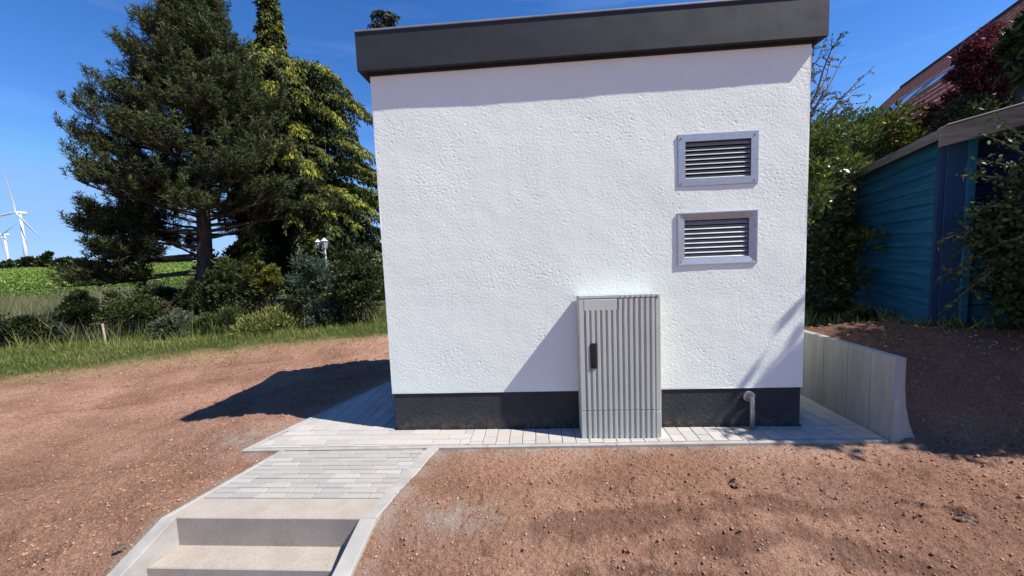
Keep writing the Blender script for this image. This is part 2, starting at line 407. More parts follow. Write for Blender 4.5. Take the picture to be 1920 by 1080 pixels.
M['stake'] = simple('stake_wood', (0.30, 0.25, 0.19), (0.48, 0.41, 0.32), 20, 0.9, bs=0.4, bd=0.004)

# ------------------------------------------------------------------ terrain
XP0, XP1 = -1.0, 3.40
FRONT = lambda x: -0.306 + (x + 1.0) * (0.073 / 4.4)      # outer edge of the front kerb
def left_edge(y): return np.interp(y, [-0.306, 0.072, 1.19, 3.4], [-0.998, -0.893, -0.488, -0.30])
PATH_L = lambda y: np.interp(y, [-1.6, -0.975, -0.302], [-1.02, -0.880, -0.708])
PATH_R = lambda y: np.interp(y, [-1.6, -0.975, -0.302], [0.185, 0.280, 0.420])
def bank_h(x, y):
    """dirt bank behind and right of the retaining wall"""
    side = sstep(3.43, 3.50, x)
    toe = -0.42 - 0.10 * np.sin(x * 1.3)
    z = 0.47 * sstep(toe, toe + 0.52 + 0.1 * sstep(3.5, 4.6, x), y)
    z = z + 0.10 * np.exp(-((x - 4.25) / 0.55) ** 2 - ((y - 0.75) / 0.35) ** 2) + 0.05 * np.exp(-((x - 3.7) / 0.4) ** 2 - ((y - 0.6) / 0.4) ** 2)
    z = z - 0.12 * sstep(0.9, 1.6, y) * sstep(3.6, 4.4, x)
    z = z * side
    return z
def base_h(x, y):
    z = np.full_like(x, -0.015)
    z = z - 0.18 * sstep(-1.0, -2.6, x) * (1 - sstep(1.6, 3.6, y)) * sstep(-12, -5, x)
    # the ground falls away towards the foot of the steps
    z = z - 0.50 * np.clip(-0.93 - y, 0, 0.75) * (1 - 0.45 * sstep(0.9, 2.6, x)) * (1 - 0.3 * sstep(-1.2, -2.4, x))
    z = z + bank_h(x, y)
    # meadow and vineyard hill, left
    d = (y + 2.7) * 0.92 - x * 0.40
    left = sstep(1.0, -6.0, x)
    z = z - 0.20 * sstep(11, 22, d) * left
    hill = np.clip(d - 25, 0, 60) * 0.0295
    hill = hill - np.clip(d - 88, 0, 400) * 0.03
    z = z + np.maximum(hill, -0.6) * left
    return z
def rough_h(x, y):
    n = 0.022 * vnoise(x * 1.1, y * 1.1, 1) + 0.026 * vnoise(x * 3.1, y * 3.1, 2) + 0.018 * vnoise(x * 8, y * 8, 3)
    n = n + 0.015 * vnoise(x * 19, y * 19, 4) + 0.015 * vnoise(x * 38, y * 38, 5) + 0.0105 * vnoise(x * 71 + 5, y * 71, 9) * sstep(-3.5, -1.9, x) * sstep(5.5, 4.2, x) - 0.020 * np.clip(vnoise(x * 26 + 3, y * 26, 8) - .28, 0, 1)
    # wheel and bucket marks, left field
    a = math.radians(19); s = -x * math.sin(a) + y * math.cos(a); t = x * math.cos(a) + y * math.sin(a)
    n = n + sstep(-0.9, -1.8, x) * (0.028 * vnoise(s * 3.6, t * 0.55, 6) + 0.016 * vnoise(s * 9, t * 0.9, 7))
    return n
def _gp(u, v):
    c, d = ray(u, v); t = (-0.03 - c[2]) / d[2]; return (c + t * d)[:2]
_D = []
for (u, v, lx, ly, ang, dep) in [(1368, 900, .012, .05, -.15, .022), (1383, 903, .010, .05, -.2, -.014), (1690, 945, .07, .011, -.55, .022), (1800, 968, .05, .018, -.75, .028), (1690, 865, .05, .012, -.3, .016), (1880, 905, .05, .012, -.35, .02),
        (1100, 935, .10, .02, .15, .014), (900, 1010, .04, .02, .3, .016), (1250, 960, .12, .02, -.1, .012), (820, 960, .05, .018, .5, .012), (1450, 945, .16, .022, -.08, .013), (1560, 1030, .10, .02, -.5, .016), (1000, 1060, .09, .02, .2, .014), (1130, 880, .2, .02, .03, .008),
        (520, 655, .5, .07, .30, -.05), (470, 668, .5, .05, .30, .03), (150, 740, .7, .05, .30, .028), (180, 760, .7, .05, .3, -.02), (60, 860, .6, .05, .32, .024), (350, 720, .5, .04, .3, .022), (120, 950, .3, .03, .4, .018), (260, 840, .35, .03, .3, .016), (60, 1010, .12, .03, .2, .02), (330, 900, .2, .025, .4, .014)]:
    g = _gp(u, v); _D.append((g[0], g[1], lx, ly, ang, dep * 1.5))
def dents(x, y):
    z = 0 * x; w1 = .35 * vnoise(x * 9, y * 9, 61) + .25 * vnoise(x * 24, y * 24, 62)
    for (x0, y0, lx, ly, ang, dep) in _D:
        c, s = math.cos(ang), math.sin(ang); u = ((x - x0) * c + (y - y0) * s) / lx; v = (-(x - x0) * s + (y - y0) * c) / ly
        q = u * u + (v + w1 * 1.2) ** 2
        z = z - dep * np.exp(-q) + .45 * dep * np.exp(-(u * u + (v + w1 - 1.6) ** 2 / .5))
    return z
def edge_dist(x, y):
    """signed distance-like: >0 outside the paved shapes, in metres"""
    wob = 0.012 * vnoise(x * 5, y * 5, 21)
    f = FRONT(x)
    dx = np.maximum(left_edge(y) - x, x - 3.46); dy = np.maximum(f - y, y - 3.4)
    d1 = np.maximum(dx, dy)
    d2 = np.maximum(np.maximum(PATH_L(y) - x, x - PATH_R(y)), np.maximum(-1.75 - y, y + 0.25))
    d2 = d2 + 0.002 + 0.022 * vnoise(x * 6.5, y * 6.5, 23) * (y < -0.33)
    return np.minimum(d1 + wob * 0.6, d2)
def ground_h(x, y):
    d = edge_dist(x, y)
    flush = sstep(0.30, 0.02, d)                # earth is raked level along the kerbs
    z = base_h(x, y) + 0.016 * sstep(0.10, -0.01, d) * (y < -0.33) * (np.abs(x) < 1.2); r = rough_h(x, y)
    far = 1 - sstep(12, 40, np.hypot(x, y))
    stp = (y < -0.97) & (d < 0.3)
    z2 = z + (r * far + dents(x, y)) * (1 - 0.75 * flush)
    inner = sstep(-0.012, -0.035, d)
    return z2 * (1 - inner) + inner * (-0.35 - 0.0 * x)
def axis(parts):
    out = []
    for a, b_, s in parts: out += list(np.arange(a, b_ - 1e-9, s))
    return out
def geo(start, end, first, k=1.18):
    o = []; v = start; s = first
    while abs(v) < end: v += s; s *= k; o.append(v)
    return o
xs = sorted(geo(-12, 6000, -0.12)) + axis([(-12, -5, 0.07), (-5, -1.9, 0.028), (-1.9, 4.4, 0.0115), (4.4, 6.0, 0.03), (6.0, 12, 0.09)]) + geo(12, 6000, 0.12)
ys = sorted(geo(-3.2, 3000, -0.1)) + axis([(-3.2, -1.7, 0.05), (-1.7, 0.35, 0.0092), (0.35, 1.6, 0.022), (1.6, 5, 0.05), (5, 12, 0.12)]) + geo(12, 6000, 0.2, 1.1)
xs = np.array(xs); ys = np.array(ys)
X, Y = np.meshgrid(xs, ys)
Z = ground_h(X, Y)
def grass_line(x):      # y of the edge where the meadow begins
    return np.interp(x, [-40, -9.0, -6.36, -5.0, -3.0, -1.5, 1.5, 3.5], [1.4, 1.2, 1.95, 2.55, 3.15, 3.55, 4.4, 4.8])
gl = Y - grass_line(X) + 0.22 * vnoise(X * 1.7, Y * 1.7, 31) + 0.12 * vnoise(X * 6, Y * 6, 32)
leftm = (X < 3.45)
green = np.where(leftm, sstep(0.0, 0.5, gl), sstep(5.5, 8, Y))
straw = np.where(leftm, np.clip(sstep(-0.42, 0.0, gl) * (0.65 + 0.5 * vnoise(X * 9, Y * 9, 33)), 0, 1), 0)
ed = edge_dist(X, Y)
dust = np.clip(sstep(0.16, 0.0, ed) * (0.35 + 1.2 * vnoise(X * 7, Y * 7, 41)), 0, 0.7)
dust = np.maximum(dust, 1.0 * np.exp(-((X - 0.62) / 0.28) ** 2 - ((Y + 0.93) / 0.10) ** 2) * (0.5 + 1.1 * vnoise(X * 11, Y * 11, 42)))
dust = np.maximum(dust, 1.0 * np.exp(-((X + 1.15) / 0.3) ** 2 - ((Y + 0.05) / 0.22) ** 2) * (0.5 + 1.1 * vnoise(X * 11, Y * 11, 43)))
def blob(x0, y0, ax, ay, ang=0.0):
    c, s = math.cos(ang), math.sin(ang); u = (X - x0) * c + (Y - y0) * s; v_ = -(X - x0) * s + (Y - y0) * c
    e = (u / ax) ** 2 + (v_ / ay) ** 2 + 1.1 * vnoise(X * 6, Y * 6, 51) + 0.6 * vnoise(X * 17, Y * 17, 52)
    return sstep(1.35, 0.35, e)
damp_dark = np.maximum.reduce([blob(1.55, -0.93, 0.55, 0.085, 0.12), blob(2.35, -0.83, 0.42, 0.07, -0.12), blob(1.95, -1.05, 0.34, 0.05, 0.1), blob(1.75, -1.2, 0.5, 0.05, -0.1), blob(2.5, -1.08, 0.3, 0.06, -0.4)]) * 0.72
damp_dark = np.maximum(damp_dark, 0.40 * sstep(0.05, 0.45, vnoise(X * 1.3, Y * 2.4, 53))); damp_dark = np.maximum(damp_dark, np.clip(dents(X, Y) * -16, 0, .8))  # soil also darker in the dents
damp_dark = np.maximum(damp_dark, 0.8 * bank_h(X, Y) / 0.5 * (Y < 1.5))  # soil darker up the bank
damp_dark = np.clip(damp_dark, 0, 1)
ny, nx = X.shape
idx = np.arange(nx * ny).reshape(ny, nx)
F = np.stack([idx[:-1, :-1], idx[:-1, 1:], idx[1:, 1:], idx[1:, :-1]], -1).reshape(-1, 4)
me = fastmesh('ground', np.stack([X, Y, Z], -1).reshape(-1, 3), F, 4, True,
              {'green': ('POINT', green.ravel()), 'straw': ('POINT', straw.ravel()), 'damp_dark': ('POINT', damp_dark.ravel()), 'dust': ('POINT', np.clip(dust, 0, 1).ravel())})
put(link('ground', me, M['soil']), kind='structure')
def gz(x, y): return float(ground_h(np.array([float(x)]), np.array([float(y)]))[0])

# small stones on the earth (uncountable)
def scatter_stones(n, xr, yr, smin, smax, seed):
    r = np.random.default_rng(seed)
    x = r.uniform(*xr, n); y = r.uniform(*yr, n)
    keep = (edge_dist(x, y) > 0.012) & ((y < grass_line(x) + 0.1) | (x > 3.45))
    x, y = x[keep], y[keep]; n = len(x); z = ground_h(x, y)
    s = smin * (smax / smin) ** (r.random(n) ** 3.4)
    ico = np.array([[0, 0, 1]] + [[0.894 * math.cos(k * 1.2566), 0.894 * math.sin(k * 1.2566), 0.447] for k in range(5)] + [[0.894 * math.cos(k * 1.2566 + .628), 0.894 * math.sin(k * 1.2566 + .628), -0.447] for k in range(5)] + [[0, 0, -1]])
    fi = [(0, 1 + k, 1 + (k + 1) % 5) for k in range(5)] + [(1 + k, 6 + k, 1 + (k + 1) % 5) for k in range(5)] + [(1 + (k + 1) % 5, 6 + k, 6 + (k + 1) % 5) for k in range(5)] + [(11, 6 + (k + 1) % 5, 6 + k) for k in range(5)]
    V = ico[None] * (1 + r.uniform(-0.28, 0.28, (n, 12, 1)))
    V = V * r.uniform(0.6, 1.25, (n, 1, 3)) * np.array([1, 1, 0.75]) * s[:, None, None]
    th = r.uniform(0, 6.28, n); c, sn = np.cos(th)[:, None], np.sin(th)[:, None]
    V = np.stack([V[..., 0] * c - V[..., 1] * sn, V[..., 0] * sn + V[..., 1] * c, V[..., 2]], -1)
    V += np.stack([x, y, z + s * 0.25], -1)[:, None]
    F = (np.array(fi)[None] + (np.arange(n) * 12)[:, None, None])
    return V.reshape(-1, 3), F.reshape(-1, 3)
parts = [scatter_stones(24000, (-1.6, 4.4), (-1.5, -0.25), 0.0014, 0.0085, 1), scatter_stones(16000, (-5, -0.9), (-1.3, 2.6), 0.0018, 0.0115, 2),
         scatter_stones(4000, (-9, -0.6), (1.0, 4.0), 0.004, 0.018, 3), scatter_stones(2500, (3.45, 6), (-1.0, 1.4), 0.003, 0.014, 4)]
V = []; F = []; o_ = 0
for v_, f_ in parts: V.append(v_); F.append(f_ + o_); o_ += len(v_)
put(link('gravel', fastmesh('gravel', np.vstack(V), np.vstack(F), 3), M['stones']), 'small stones and crumbs of red earth scattered over the bare ground', 'gravel', kind='stuff')

# earth clods one can point to
def lump(name, loc, r, label, seed, squash=0.6, m='clod', n=26):
    rr = random.Random(seed); vs = []; fs = []
    N, K = 14, 22
    ph = [rr.uniform(0, 6.28) for _ in range(8)]
    for i in range(N + 1):
        a = math.pi * i / N
        for k in range(K):
            t = 2 * math.pi * k / K
            d = 1 + 0.16 * math.sin(3 * t + ph[0] + 2 * a) + 0.13 * math.sin(5 * a + ph[1] + t) + 0.12 * math.sin(7 * t - 3 * a + ph[2]) + rr.uniform(-0.14, 0.14)
            vs.append((r * d * math.sin(a) * math.cos(t) * 1.25, r * d * math.sin(a) * math.sin(t), r * d * math.cos(a) * squash))
    for i in range(N):
        for k in range(K): fs.append((i * K + k, (i + 1) * K + k, (i + 1) * K + (k + 1) % K, i * K + (k + 1) % K))
    b_ = MB(); b_.add(vs, fs); o = b_.build(name, M[m]); o.location = loc
    return put(o, label, 'clod', 'clods of earth lying on the bare ground')
for i, (u, v, r, lab) in enumerate([(226, 1004, 0.028, 'dark crumbly clod of earth left of the upper concrete step'),
                                    (1380, 905, 0.022, 'lump of earth at the top of the short furrow below the cabinet'),
                                    (1810, 975, 0.030, 'dark clod in the small hollow at the lower right of the bare ground')]):
    c_, d_ = ray(u, v); t = (-0.02 - c_[2]) / d_[2]; P = c_ + t * d_
    lump('earth_clod', (P[0], P[1], gz(P[0], P[1]) + 0.004), r, lab, 11 + i)

# ------------------------------------------------------------------ paving
def pavers(poly, L_, W_, ang=0.0, org=(0, 0), bond=0.5, gap=0.0035, z=0.0, seed=0, jitter=0.0, mb=None, clips=None):
    r = random.Random(seed); mb = mb or MB(); c, s = math.cos(ang), math.sin(ang)
    P = [np.array(p, float) for p in poly]
    loc = [((p[0] - org[0]) * c + (p[1] - org[1]) * s, -(p[0] - org[0]) * s + (p[1] - org[1]) * c) for p in P]
    x0, x1 = min(p[0] for p in loc), max(p[0] for p in loc); y0, y1 = min(p[1] for p in loc), max(p[1] for p in loc)
    j = math.floor(y0 / W_)
    while j * W_ < y1:
        off = (j % 2) * bond * L_ + (r.uniform(-jitter, jitter) * L_)
        x = math.floor((x0 - off) / L_) * L_ + off
        while x < x1:
            lw = L_
            q = [(x, j * W_), (x + lw, j * W_), (x + lw, (j + 1) * W_), (x, (j + 1) * W_)]
            q = [np.array((org[0] + a * c - b_ * s, org[1] + a * s + b_ * c)) for a, b_ in q]
            for i in range(len(P)):
                q = clip_poly(q, P[i], P[(i + 1) % len(P)])
                if len(q) < 3: break
            if len(q) >= 3 and area(q) > 0.0007:
                # drop duplicate points
                qq = [q[0]]
                for p in q[1:]:
                    if np.linalg.norm(p - qq[-1]) > 0.004: qq.append(p)
                if np.linalg.norm(qq[0] - qq[-1]) < 0.004: qq.pop()
                if len(qq) >= 3:
                    qq = inset_poly(qq, gap / 2)
                    dz = z + r.uniform(-0.0012, 0.0012); n0 = len(mb.a)
                    mb.prism(qq, dz - 0.06, dz, 0.0028, 0.0025)
                    tv = r.random()
                    for k in range(n0, len(mb.a)): mb.a[k] = tv
            x += lw
        j += 1
    return mb
KW = 0.034   # kerb width
def fr(x, d=0): return (x, FRONT(x) + d)
pv = empty('paving', (0, 0, 0), None, None); del_keys = None
pv['kind'] = 'structure'
mb = MB()
# left part, stones laid lengthways
pavers([fr(-0.955, KW + .012), fr(0.62, KW + .012), (0.62, -0.004), (-0.85, -0.004)], 0.20, 0.0735, 0.0, (0.02, -0.004), seed=3, mb=mb, jitter=.2)
pavers([(-0.873, 0.0), (-0.004, 0.0), (-0.004, 1.19), (-0.458, 1.19), (-0.860, 0.072)], 0.20, 0.10, math.radians(90), (0, 0), seed=4, mb=mb)
pavers([(-0.455, 1.192), (-0.004, 1.192), (-0.004, 3.2), (-0.265, 3.2)], 0.20, 0.10, math.radians(90), (0, 0), seed=44, mb=mb)
# front right and right corridor, stones laid crossways
pavers([fr(0.62, KW + .012), fr(3.395, KW + .012), (3.395, -0.004), (0.62, -0.004)], 0.1165, 0.0935, math.radians(90), (0.62, -0.003), bond=0.4, seed=5, mb=mb)
pavers([(3.004, 0.0), (3.395, 0.0), (3.395, 3.2), (3.004, 3.2)], 0.20, 0.0975, math.radians(90), (3.004, 0), seed=6, mb=mb)
mb.build('paver_field', M['paver'], pv)
mb = MB(); mb.prism([fr(-0.99, 0.01), fr(3.39, 0.01), (3.39, 3.2), (-0.3, 3.2), (-0.47, 1.19), (-0.88, 0.07)], -0.25, -0.030); mb.build('joint_sand', M['bedding'], pv)
# kerbs around the paving
mb = MB(); ks = np.linspace(-0.998, 3.385, 6)
for a, b_ in zip(ks[:-1], ks[1:]):
    mb.prism([fr(a + .001), fr(b_ - .001), fr(b_ - .001, KW), fr(a + .001, KW)], -0.2, 0.0035, 0.003, 0.003)
put(mb.build('kerb', M['kerb']), 'long thin pale concrete kerb along the front of the paving', 'kerb', 'concrete kerbs edging the paving')
mb = MB()
le = [(-0.998, -0.306 + KW + .002), (-0.893, 0.072), (-0.488, 1.19), (-0.30, 3.2)]
for a, b_ in zip(le[:-1], le[1:]):
    mb.prism([a, (a[0] + .032, a[1]), (b_[0] + .032, b_[1]), b_][::1], -0.2, 0.002, 0.003, 0.003)
put(mb.build('kerb', M['kerb']), 'kerb along the left edge of the paving, running back beside the white building', 'kerb', 'concrete kerbs edging the paving')
# path
ph = empty('path', (0, -0.6, 0), None, None); ph['kind'] = 'structure'
def child_at(o, root):      # keep world coordinates while parenting to a moved empty
    o.location = -np.array(root.location); return o
yb = -0.815
mb = MB()
pavers([(PATH_L(yb) + .034, yb), (PATH_R(yb) - .082, yb), (PATH_R(-.30) - .082, FRONT(.3) - .003), (PATH_L(-.30) + .034, FRONT(-.7) - .003)], 0.165, 0.0465, 0.0, (0, yb), bond=0.43, seed=9, mb=mb, jitter=0.5, gap=0.004)
child_at(mb.build('paver_field', M['path_paver'], ph), ph)
mb = MB(); mb.prism([(PATH_L(yb) + .02, yb), (PATH_R(yb) - .02, yb), (PATH_R(-.30) - .02, FRONT(.3) - .002), (PATH_L(-.30) + .02, FRONT(-.7) - .002)], -0.25, -0.013)
child_at(mb.build('joint_sand', M['bedding'], ph), ph)
# steps with their sloping side walls
st = empty('garden_steps', (-0.3, -1.05, -0.3), 'pale concrete garden steps with sloping side kerbs at the end of the short paved path', 'steps')
SL = lambda y: np.interp(y, [-1.75, -0.975], [-0.955, -0.802]); SR = lambda y: np.interp(y, [-1.75, -0.975], [0.075, 0.196])
levels = [(0.0, yb - .003, -0.978), (-0.155, -0.955, -1.122), (-0.31, -1.10, -1.30), (-0.465, -1.28, -1.50)]
for z, y1, y0 in levels:
    La, Ra, Lb, Rb = SL(y0) + .001, SR(y0) - .001, SL(y1) + .001, SR(y1) - .001
    if z == 0.0: Lb, Rb = PATH_L(y1) + .0335, PATH_R(y1) - .0815; La, Ra = PATH_L(y0) + .0335, PATH_R(y0) - .0815
    mb = MB(); mb.prism([(La, y0), (Ra, y0), (Rb, y1), (Lb, y1)], z - 0.19, z, 0.004, 0.004)
    child_at(mb.build('step', M['step'], st), st)
def cheek(xin, xout, name, label, seg):
    mb = MB()
    for (ya, yb_, za, zb_) in seg:
        a = [(xin(ya), ya), (xout(ya), ya), (xout(yb_), yb_), (xin(yb_), yb_)]
        f = lambda p: za + (zb_ - za) * (p[1] - ya) / (yb_ - ya)
        if area([np.array(p) for p in a]) < 0: a = a[::-1]
        mb.prism(a, lambda p: -0.75, f, 0.004, 0.003)
    return mb
seg = [(-1.70, -0.9785, -0.36, 0.006)]
o = child_at(cheek(SL, lambda y: SL(y) - .078, '', '', seg).build('side_kerb', M['kerb'], st), st)
o = child_at(cheek(SR, lambda y: SR(y) + .084, '', '', seg).build('side_kerb', M['kerb'], st), st)
o = put(cheek(lambda y: PATH_R(y) - .080, PATH_R, '', '', [(-0.977, -.752, 0.006, 0.006), (-.750, -.522, .005, .005), (-.520, FRONT(.4) - .003, 0.006, 0.006)]).build('kerb', M['kerb']), 'wide pale kerb on the right side of the short path', 'kerb', 'concrete kerbs edging the paving')
o = put(cheek(lambda y: PATH_L(y) + .032, PATH_L, '', '', [(-0.977, -.722, 0.004, 0.004), (-.720, -.482, .003, .003), (-.480, FRONT(-.7) - .003, 0.004, 0.004)]).build('kerb', M['kerb']), 'narrow kerb on the left side of the short path', 'kerb', 'concrete kerbs edging the paving')
mb = MB(); mb.prism([(SL(-.975) + .003, -.976), (SL(-.82) + .015, -.82), (SL(-.975) + .001, -.82), ], -.2, -.002) if False else None

# ------------------------------------------------------------------ the white building
H = 2.625; W = 3.0; D = 1.36; PL = 0.284
bd = empty('white_station_building', (1.5, D / 2, 0), 'small flat roofed white rough rendered building with dark grey base and roof edge', 'building')
# rendered walls as a finely rough surface
def rough_wall(p0, p1, z0, z1, nrm, step, seed):
    p0 = np.array(p0, float); p1 = np.array(p1, float); Lw = np.linalg.norm(p1 - p0)
    nu = int(Lw / step) + 1; nv = int((z1 - z0) / step) + 1
    U, V_ = np.meshgrid(np.linspace(0, Lw, nu), np.linspace(z0, z1, nv))
    Ua, Va = U * .81 - V_ * .59, U * .59 + V_ * .81; Ub, Vb = U * .42 + V_ * .91, -U * .91 + V_ * .42
    h = 0.0002 * vnoise(Ua * 30, Va * 30, seed) + 0.0008 * vnoise(Ub * 74, Vb * 74, seed + 1) + 0.0009 * vnoise(Ua * 112, Va * 112, seed + 2) + 0.0032 * vnoise(U * 2.2, V_ * 2.8, seed + 3) + 0.0010 * vnoise(U * 9, V_ * 9, seed + 4)
    pit = np.clip(vnoise(Ub * 72, Vb * 50, seed + 5) - 0.20, 0, 1) * np.clip(.7 + 1.2 * vnoise(U * 3, V_ * 3, seed + 6), 0, 1.5); h = h - 0.0045 * pit
    edge = np.minimum.reduce([U, Lw - U, V_ - z0, z1 - V_]); h = h * sstep(0, 0.01, edge)
    d = (p1 - p0) / Lw
    P = np.stack([p0[0] + d[0] * U + nrm[0] * h, p0[1] + d[1] * U + nrm[1] * h, V_], -1)
    idx = np.arange(nu * nv).reshape(nv, nu)
    return P.reshape(-1, 3), np.stack([idx[:-1, :-1], idx[:-1, 1:], idx[1:, 1:], idx[1:, :-1]], -1).reshape(-1, 4)
a1 = rough_wall((0, 0), (W, 0), PL, H + .02, (0, -1), 0.0046, 100)
fc = a1[0][a1[1]].mean(1); keep = np.ones(len(fc), bool)
for (vx0, vx1, vz0, vz1) in ((2.133, 2.673, 1.728, 2.083), (2.130, 2.671, 1.181, 1.549)):
    keep &= ~((fc[:, 0] > vx0 + .013) & (fc[:, 0] < vx1 - .013) & (fc[:, 2] > vz0 + .013) & (fc[:, 2] < vz1 - .013))
a1 = (a1[0], a1[1][keep])
a2 = rough_wall((W, 0), (W, D), PL, H + .02, (1, 0), 0.02, 110); a3 = rough_wall((W, D), (0, D), PL, H + .02, (0, 1), 0.03, 120); a4 = rough_wall((0, D), (0, 0), PL, H + .02, (-1, 0), 0.02, 130)
V = []; F = []; o_ = 0
for v_, f_ in (a1, a2, a3, a4): V.append(v_); F.append(f_ + o_); o_ += len(v_)
cap_ = np.array([[0, 0, PL], [W, 0, PL], [W, D, PL], [0, D, PL]]); V.append(cap_); F.append(np.array([[3, 2, 1, 0]]) + o_)
wl = link('wall', fastmesh('wall', np.vstack(V), np.vstack(F), 4, True), M['stucco'], bd); child_at(wl, bd)
mb = MB(); mb.box(0.008, W - .008, 0.008, D - .008, -0.12, PL - .001, 0.004); child_at(mb.build('plinth', M['plinth'], bd), bd)
FH = 0.273; OH = 0.064; OF = 0.058
mb = MB()
mb.box(-OH, W + OH, -OF, D + OH, H + .004, H + FH - .012, 0.001)
# vertical laps in the metal
rf = child_at(mb.build('roof_fascia', M['fascia'], bd), bd)
mb = MB(); mb.box(-OH - .006, W + OH + .006, -OF - .007, D + OH + .006, H + FH - .012, H + FH, 0.003); mb.build('edge_trim', M['cap'], rf)
mb = MB(); mb.box(-0.02, W + .02, -0.02, D + .02, H - .012, H + .004); child_at(mb.build('soffit', M['dark'], bd), bd)

def vent(x0, x1, z0, z1, concave, label):
    e = empty('vent_grille', (0, 0, 0), None, None); e.parent = bd; e.location = (-bd.location[0] + (x0 + x1) / 2, -bd.location[1], (z0 + z1) / 2)
    e['label'] = label
    hw = (x1 - x0) / 2; hh = (z1 - z0) / 2; fw = 0.052
    mb = MB()
    yo = -0.020; yi = -0.020 if not concave else -0.006
    if concave: yo, yi = -0.009, 0.0015
    else: yo, yi = -0.008, -0.008
    R0 = [(-hw, 0.004, -hh), (hw, 0.004, -hh), (hw, 0.004, hh), (-hw, 0.004, hh)]
    k = 0.004
    R1 = [(-hw + (k if not concave else 0), yo + .000, -hh + (k if not concave else 0)), (hw - (k if not concave else 0), yo, -hh + (k if not concave else 0)), (hw - (k if not concave else 0), yo, hh - (k if not concave else 0)), (-hw + (k if not concave else 0), yo, hh - (k if not concave else 0))]
    a = hw - fw; c = hh - fw
    e1 = 0.008 if concave else 0
    R1b = [(-hw + e1 , yo, -hh + e1), (hw - e1, yo, -hh + e1), (hw - e1, yo, hh - e1), (-hw + e1, yo, hh - e1)]
    R2 = [(-a, yi, -c), (a, yi, -c), (a, yi, c), (-a, yi, c)]
    R3 = [(-a, 0.040, -c), (a, 0.040, -c), (a, 0.040, c), (-a, 0.040, c)]
    rings = [R0, R1, R1b, R2, R3] if concave else [R0, R1, R2, R3]
    vs = sum(rings, []); fs = []
    for r_ in range(len(rings) - 1):
        for i in range(4): fs.append((r_ * 4 + i, r_ * 4 + (i + 1) % 4, (r_ + 1) * 4 + (i + 1) % 4, (r_ + 1) * 4 + i))
    mb.add(vs, fs); mb.build('frame', M['zinc'], e)
    mb = MB(); g_ = .012; mb.add([(-a - g_, .036, -c - g_), (a + g_, .036, -c - g_), (a + g_, .036, c + g_), (-a - g_, .036, c + g_), (-a - g_, .09, -c - g_), (a + g_, .09, -c - g_), (a + g_, .09, c + g_), (-a - g_, .09, c + g_)], [(4, 5, 6, 7), (0, 1, 5, 4), (1, 2, 6, 5), (2, 3, 7, 6), (3, 0, 4, 7)]); mb.build('cavity', M['dark'], e)
    n = 8; hgt = 2 * c / n
    for i in range(n):
        zc = -c + (i + 0.5) * hgt
        mb = MB()
        y0_, y1_ = (0.0, 0.022) if not concave else (0.008, 0.030)
        zt, zb = zc + hgt * 0.34, zc - hgt * 0.42
        vs = []
        for sx in (-a + .001, a - .001):
            vs += [(sx, y1_, zt), (sx, y0_, zb), (sx, y0_ + .0015, zb - .002), (sx, y1_ + .0015, zt - .002)]
        mb.add(vs, [(0, 1, 5, 4), (1, 2, 6, 5), (2, 3, 7, 6), (3, 0, 4, 7), (0, 3, 2, 1), (4, 5, 6, 7)]); mb.build('slat', M['slat'], e)
    for sx in (-1, 1):
        for sz in (-1, 1):
            mb = MB(); yy = yo if not concave else (yo + yi) / 2
            mb.tube([(sx * (hw - .026 - .02 * (not concave) * 0), yy + .001, sz * (hh - .026)), (sx * (hw - .026), yy - .004, sz * (hh - .026))], [0.0065, 0.005], 10); mb.build('screw', M['pipe'], e)
    return e
vent(2.133, 2.673, 1.728, 2.083, False, 'upper steel vent grille with a flat frame')
vent(2.130, 2.671, 1.181, 1.549, True, 'lower steel vent grille with a frame sloping inwards')

# drain pipe
pe = empty('drain_pipe', (0, 0, 0), None, None); pe.parent = bd; pe.location = (2.632 - 1.5, -D / 2, 0)
mb = MB(); cx = 0.0
pts = [(0, 0.005, 0.222), (0, -0.022, 0.222)] + [(0, -0.022 - 0.022 * math.sin(t), 0.200 + 0.022 * math.cos(t)) for t in np.linspace(0.2, 1.57, 6)] + [(0, -0.044, 0.12), (0, -0.044, -0.03)]
mb.tube(pts, 0.0160, 16, True); mb.build('pipe', M['pipe'], pe, True)
mb = MB(); mb.tube([(0, 0.007, 0.222), (0, -0.004, 0.222), (0, -0.008, 0.222)], [0.040, 0.040, 0.033], 24); mb.build('flange', M['pipe'], pe)

# ------------------------------------------------------------------ cabinet
CX0, CX1, CY0, CY1, CZ = 1.414, 1.962, -0.168, -0.006, 1.010
cb = empty('utility_cabinet', ((CX0 + CX1) / 2, CY1, 0), 'grey ribbed plastic electrical cabinet with black handle standing against the white wall', 'cabinet')
cw = (CX1 - CX0) / 2; cd = CY1 - CY0
def ribs(x0, x1, z0, z1, yb_, depth, period, mb, xl=None):
    """corrugated panel in front of plane yb_"""
    n = max(1, round((x1 - x0) / period)); p = (x1 - x0) / n; prof = [(x0, 0)]
    for i in range(n):
        a = x0 + i * p
        prof += [(a + p * .20, 0), (a + p * .34, depth), (a + p * .80, depth), (a + p * .94, 0)]
    prof.append((x1, 0)); vs = []; fs = []
    for x, d in prof: vs += [(x, yb_ - d, z0), (x, yb_ - d, z1)]
    for i in range(len(prof) - 1): fs.append((2 * i, 2 * i + 2, 2 * i + 3, 2 * i + 1))
    k = len(vs); vs += [(x0, yb_ + .002, z0), (x1, yb_ + .002, z0), (x0, yb_ + .002, z1), (x1, yb_ + .002, z1)]
    fs.append((k + 1, k) + tuple(2 * i for i in range(len(prof)))); fs.append((k + 2, k + 3) + tuple(2 * i + 1 for i in range(len(prof) - 1, -1, -1)))
    mb.add(vs, fs)
fy = -cd
mb = MB(); mb.box(-cw, cw, fy + .014, 0, -0.02, 0.985, 0.004)
